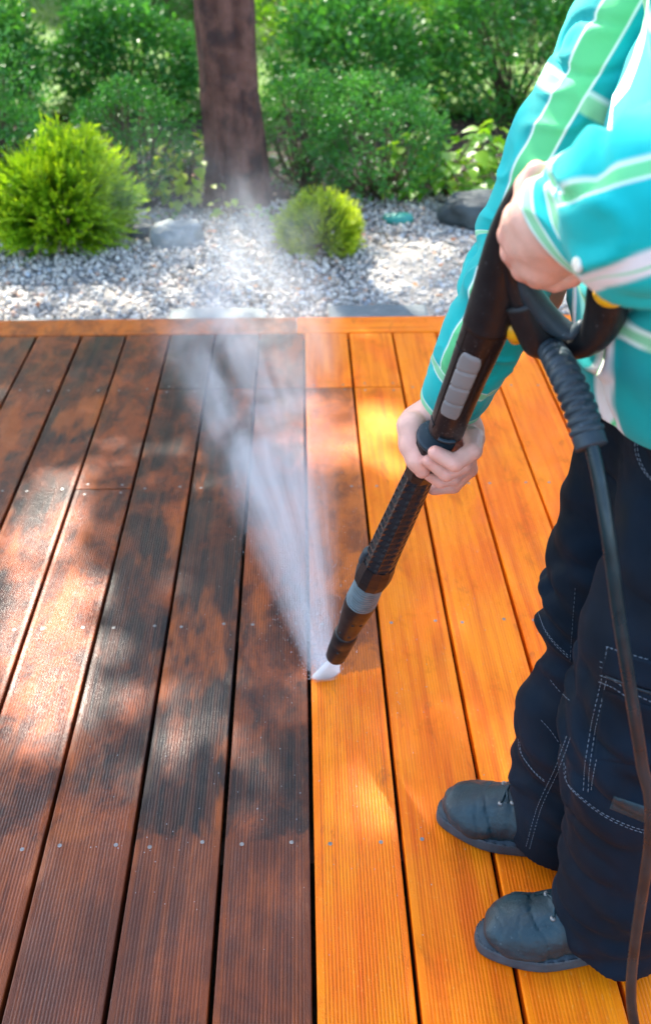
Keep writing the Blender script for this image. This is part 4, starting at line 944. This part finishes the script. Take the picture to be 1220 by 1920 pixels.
# boots
def boot(label, ankle, ang, s=1.):
    """ankle: ground point under the ankle, ang: heading of the toe"""
    ex = np.array([math.cos(ang), math.sin(ang), 0]); ey = np.array([-ex[1], ex[0], 0]); A0 = np.array([ankle[0], ankle[1], 0])
    L = lambda x, y, z: A0 + ex * x * s + ey * y * s + np.array([0, 0, z * s])
    M = np.stack([ex, ey, [0, 0, 1]], 1)
    def fn(p):
        f = ellip(p, L(.155, 0, .040), (.062 * s, .050 * s, .038 * s), M)
        f = smin(f, cone(p, L(.14, 0, .040), L(.06, 0, .060), .041 * s, .043 * s), .02)
        f = smin(f, cone(p, L(.10, 0, .058), L(.0, 0, .12), .036 * s, .045 * s), .03)
        f = smin(f, cone(p, L(.0, 0, .05), L(-.045, 0, .045), .042 * s, .036 * s), .02)
        f = smin(f, cone(p, L(-.01, 0, .06), L(-.01, 0, .17), .046 * s, .05 * s), .03)
        f = f + .0015 * vnoise(p * 45) + .0018 * vnoise(p * 20) + .0012 * np.sin(((p - A0) @ ex) * 260) * np.exp(-((((p - A0) @ ex) - .105) / .02) ** 2)
        xl = (p - A0) @ ex; yl = (p - A0) @ ey
        cap = np.abs(xl - (.150 - yl * yl * 9)); f = f + .0016 * np.exp(-(cap / .0016) ** 2) - .0010 * np.clip((xl - .150 + yl * yl * 9) / .003, 0, 1)
        tong = np.abs(np.abs(yl) - .026 - .02 * np.clip(.13 - xl, 0, .1)); f = f + .0015 * np.exp(-(tong / .0018) ** 2) * (xl < .138) * (xl > 0)
        f = f + .0016 * (1 - np.abs(vnoise(p * 38 + 3)) * 6).clip(0, 1)
        return np.maximum(f, .016 - p[..., 2])
    V, Fc = surfnet(fn, A0 + [-.25, -.25, .008], A0 + [.25, .25, .24], .003); V = relax(V, Fc, 1)
    bt = mesh('boot', V, Fc, LEATHER, person); 
    if label: bt['label'] = label
    tr_ = BVHTree.FromPolygons([tuple(v) for v in V], [tuple(int(i) for i in f) for f in Fc])
    # sole
    out = []
    for t in np.linspace(0, 2 * math.pi, 64, endpoint=False):
        c, s_ = math.cos(t), math.sin(t); x = .076 + .150 * np.sign(c) * abs(c) ** .85; wv = .042 + .012 * math.exp(-((x - .14) / .06) ** 2) - .003 * math.exp(-((x - .03) / .03) ** 2)
        out.append((x, wv * np.sign(s_) * abs(s_) ** .72))
    V = []; 
    for z, g in ((.0015, .97), (.004, 1.), (.012, 1.005), (.018, .99), (.023, 1.), (.026, .965)):
        V += [L(.076 + (x - .076) * g, y * g, z) for x, y in out]
    n = 64; Fc = [(q * n + i, q * n + (i + 1) % n, (q + 1) * n + (i + 1) % n, (q + 1) * n + i) for q in range(5) for i in range(n)] + [tuple(range(n))[::-1], tuple(range(5 * n, 6 * n))]
    mesh('sole', V, Fc, SOLE, bt)
    a = Acc(); e = Acc()
    def top(x, y):
        h_ = tr_.ray_cast(Vector(L(x, y, .4)), Vector((0, 0, -1))); return np.array(h_[0]) if h_[0] is not None else L(x, y, .09)
    for i in range(4):
        x = .122 - i * .019; w_ = .021
        a.tube([top(x, -w_) + [0, 0, .001], top(x - .004, -w_ * .4) + [0, 0, .003], top(x - .008, w_ * .4) + [0, 0, .003], top(x - .012, w_) + [0, 0, .001]], .0022, 7)
        a.tube([top(x, w_) + [0, 0, .001], top(x - .004, w_ * .4) + [0, 0, .004], top(x - .008, -w_ * .4) + [0, 0, .004], top(x - .012, -w_) + [0, 0, .001]], .0022, 7)
        for y in (-w_, w_): c = top(x, y); e = Acc(); e.tube([c - [0, 0, .001], c + [0, 0, .0022], c + [0, 0, .003]], [.0042, .0042, .002], 12); e.build('eyelet', METAL, bt)
    b0 = top(.075, 0) + [0, 0, .005]
    for sg in (-1, 1):
        a.tube(spline([b0, b0 + ex * .006 + ey * sg * .014 + [0, 0, .009], b0 + ey * sg * .03 + [0, 0, .001], b0 + ey * sg * .012 + [0, 0, .001], b0], 16), .002, 7)
        a.tube(spline([b0, b0 + ex * .015 + ey * sg * .02, b0 + ex * .01 + ey * sg * .04 - [0, 0, .01]], 10), .002, 7)
    a.build('lace', LEATHER, bt)
    # welt seam
    w2 = Acc(); 
    for i in range(64):
        x, y = out[i]; x2, y2 = out[(i + 1) % 64]; w2.tube([L(.076 + (x - .076) * .99, y * .99, .0265), L(.076 + (x - .076) * .99 + (x2 - x) * .6, (y + (y2 - y) * .6) * .99, .0265)], .0009, 5)
    w2.build('welt_stitching', STITCH if False else SOLE, bt)
boot('far boot on the washed boards, scuffed blue-black leather', (.435, 1.055), math.atan2(.30, -.95))
boot('near boot, mostly under the trouser leg', (.475, .885), math.atan2(-.02, -1.))

# ------------------------------------------------------------------ water
def volmat(name, dens, fn, aniso=.3):
    m, n, out = newmat(name); T = NT(n); tc = T.n('ShaderNodeTexCoord').outputs['Object']
    d = fn(T, tc); v = T.n('ShaderNodeVolumePrincipled'); v.inputs['Color'].default_value = (.95, .985, 1, 1); v.inputs['Anisotropy'].default_value = aniso
    T.set(v.inputs['Density'], T.math('MULTIPLY', d, dens)); T.set(out.inputs['Volume'], v); return m
# fan jet from nozzle to the boards
tipp = onax(1229); jl, jr = P(584, 1271, Z=.004), P(636, 1259, Z=.004); dn = (I0 - tipp); dn /= np.linalg.norm(dn)
sj = (jr - jl); sj /= np.linalg.norm(sj); nj = np.cross(sj, dn); V = []
for f in np.linspace(0, 1, 12):
    c = tipp + (((jl + jr) / 2) - tipp) * f; hw = .007 + (np.linalg.norm(jr - jl) / 2 - .006) * f; th_ = .0045 + .006 * f
    V += [c + sj * hw * math.cos(t) + nj * th_ * math.sin(t) for t in np.linspace(0, 2 * math.pi, 24, endpoint=False)]
Fc = [(q * 24 + i, q * 24 + (i + 1) % 24, (q + 1) * 24 + (i + 1) % 24, (q + 1) * 24 + i) for q in range(11) for i in range(24)] + [tuple(range(24))[::-1], tuple(range(264, 288))]; Fc = [f[::-1] for f in Fc]
jm = volmat('jet_water', 200., lambda T, tc: T.step(T.noise(T.scale(tc, 300, 25, 25), 1, 3), .35, .6, .5, 1.), .2); jm.cycles.volume_step_rate = 1.
tag(mesh('water_jet', V, Fc, jm), kind='stuff')
# rebounding mist: a plume thrown forward and up from the line where the jet lands
AP = np.array([.035, 1.468, .0])
MD = np.array([-.165, .95, .23]); MD /= np.linalg.norm(MD); ML = 2.7
sdm = np.array([1., 0, 0]); sdm -= MD * (sdm @ MD); sdm /= np.linalg.norm(sdm); um = np.cross(sdm, MD)
V = []
for t in np.linspace(0, ML, 10):
    for j in range(24):
        an = j * 2 * math.pi / 24; c, s_ = math.cos(an), math.sin(an)
        V.append(((.032 + t * .27) * np.sign(c) * abs(c) ** .6, t - .01, (.012 + t * .17) * np.sign(s_) * abs(s_) ** .6))
Fc = [(q * 24 + i, q * 24 + (i + 1) % 24, (q + 1) * 24 + (i + 1) % 24, (q + 1) * 24 + i) for q in range(9) for i in range(24)] + [tuple(range(24))[::-1], tuple(range(216, 240))]; Fc = [f[::-1] for f in Fc]
def plume(T, tc):
    sp = T.n('ShaderNodeSeparateXYZ'); T.set(sp.inputs[0], tc); x, t, z = sp.outputs
    tt = T.math('ADD', t, .06)
    ph = T.math('DIVIDE', x, T.math('ADD', T.math('MULTIPLY', t, .235), .030)); ps = T.math('DIVIDE', z, T.math('ADD', T.math('MULTIPLY', t, .13), .010))
    cv = T.n('ShaderNodeCombineXYZ'); T.set(cv.inputs[0], T.math('ADD', ph, T.math('MULTIPLY', T.noise(T.scale(tc, 5, 3, 5), 1, 2), T.math('MULTIPLY', t, .5)))); T.set(cv.inputs[1], T.math('MULTIPLY', t, .8)); T.set(cv.inputs[2], T.math('MULTIPLY', ps, .45))
    st1 = T.step(T.noise(T.scale(cv.outputs[0], 3.4, .9, 3), 1, 3, .55), .32, .64, .20, 1.); st2 = T.step(T.noise(T.scale(cv.outputs[0], 15, .8, 5), 1, 2, .6), .3, .75, .62, 1.)
    wisp = T.step(T.noise(T.scale(tc, 5.5, 3.2, 6), 1, 4, .6, .6), .36, .64, .0, 1.5)
    wf = T.step(t, .2, .9); wm = T.math('ADD', T.math('MULTIPLY', wisp, wf), T.math('SUBTRACT', 1., wf)); st2 = T.math('ADD', T.math('MULTIPLY', st2, T.math('SUBTRACT', 1., T.math('MULTIPLY', wf, .8))), T.math('MULTIPLY', wf, .6))
    e1 = T.step(T.math('ABSOLUTE', ph), .0, 1., 1., 0.); e2 = T.step(T.math('ABSOLUTE', ps), .1, 1., 1., 0.)
    fall = T.math('MULTIPLY', T.math('POWER', tt, -1.1), T.step(t, .5, 2.3, 1., 0.))
    r = fall
    for q in (st1, st2, wm, e1, e2): r = T.math('MULTIPLY', r, q)
    return r
pm = volmat('mist_air', 9.5, plume, .2); pm.cycles.volume_step_rate = .8
o = mesh('water_mist', V, Fc, pm); tag(o, kind='stuff')
o.matrix_world = Matrix(((sdm[0], MD[0], um[0], AP[0]), (sdm[1], MD[1], um[1], AP[1]), (sdm[2], MD[2], um[2], AP[2]), (0, 0, 0, 1)))
# droplets thrown out with the mist and beads lying on the wet boards
n = 4200; t = rng.random(n) ** 2.2 * .9; ph = rng.normal(0, .5, n).clip(-1.2, 1.2); ps = rng.random(n) ** 1.5
pos = AP + MD * t[:, None] + sdm * (ph * (.03 + t * .24))[:, None] + np.array([0, 0, 1.]) * (ps * (.012 + t * .16))[:, None]
pos[:, 2] = np.abs(pos[:, 2]) + .002; sz = rng.uniform(.0003, .0009, n) * (1 - .4 * t)
bead = rng.random(n) < .09; rr = .05 + .5 * rng.random(n); aa_ = rng.uniform(0, 6.28, n); bx = AP[0] + rr * np.cos(aa_); by = AP[1] + rr * np.sin(aa_) * 1.1
ong = np.abs(((bx - .004) / .15) % 1 - .5) < .46; pos = np.where((bead & ong)[:, None], np.stack([bx, by, np.full(n, .0009)], 1), pos)
V = (IV[None] * sz[:, None, None] * np.array([1., 1.6, 1.]) + pos[:, None]).reshape(-1, 3); Fc = (IF[None] + (np.arange(n) * len(IV))[:, None, None]).reshape(-1, 3)
m, nn, out = newmat('clear_water'); T = NT(nn); b = T.n('ShaderNodeBsdfPrincipled'); b.inputs['Base Color'].default_value = (.95, .97, 1, 1); b.inputs['Roughness'].default_value = .05; b.inputs['Transmission Weight'].default_value = .6; b.inputs['IOR'].default_value = 1.33; T.set(out.inputs[0], b)
tag(mesh('water_droplets', V, Fc, m), kind='stuff')
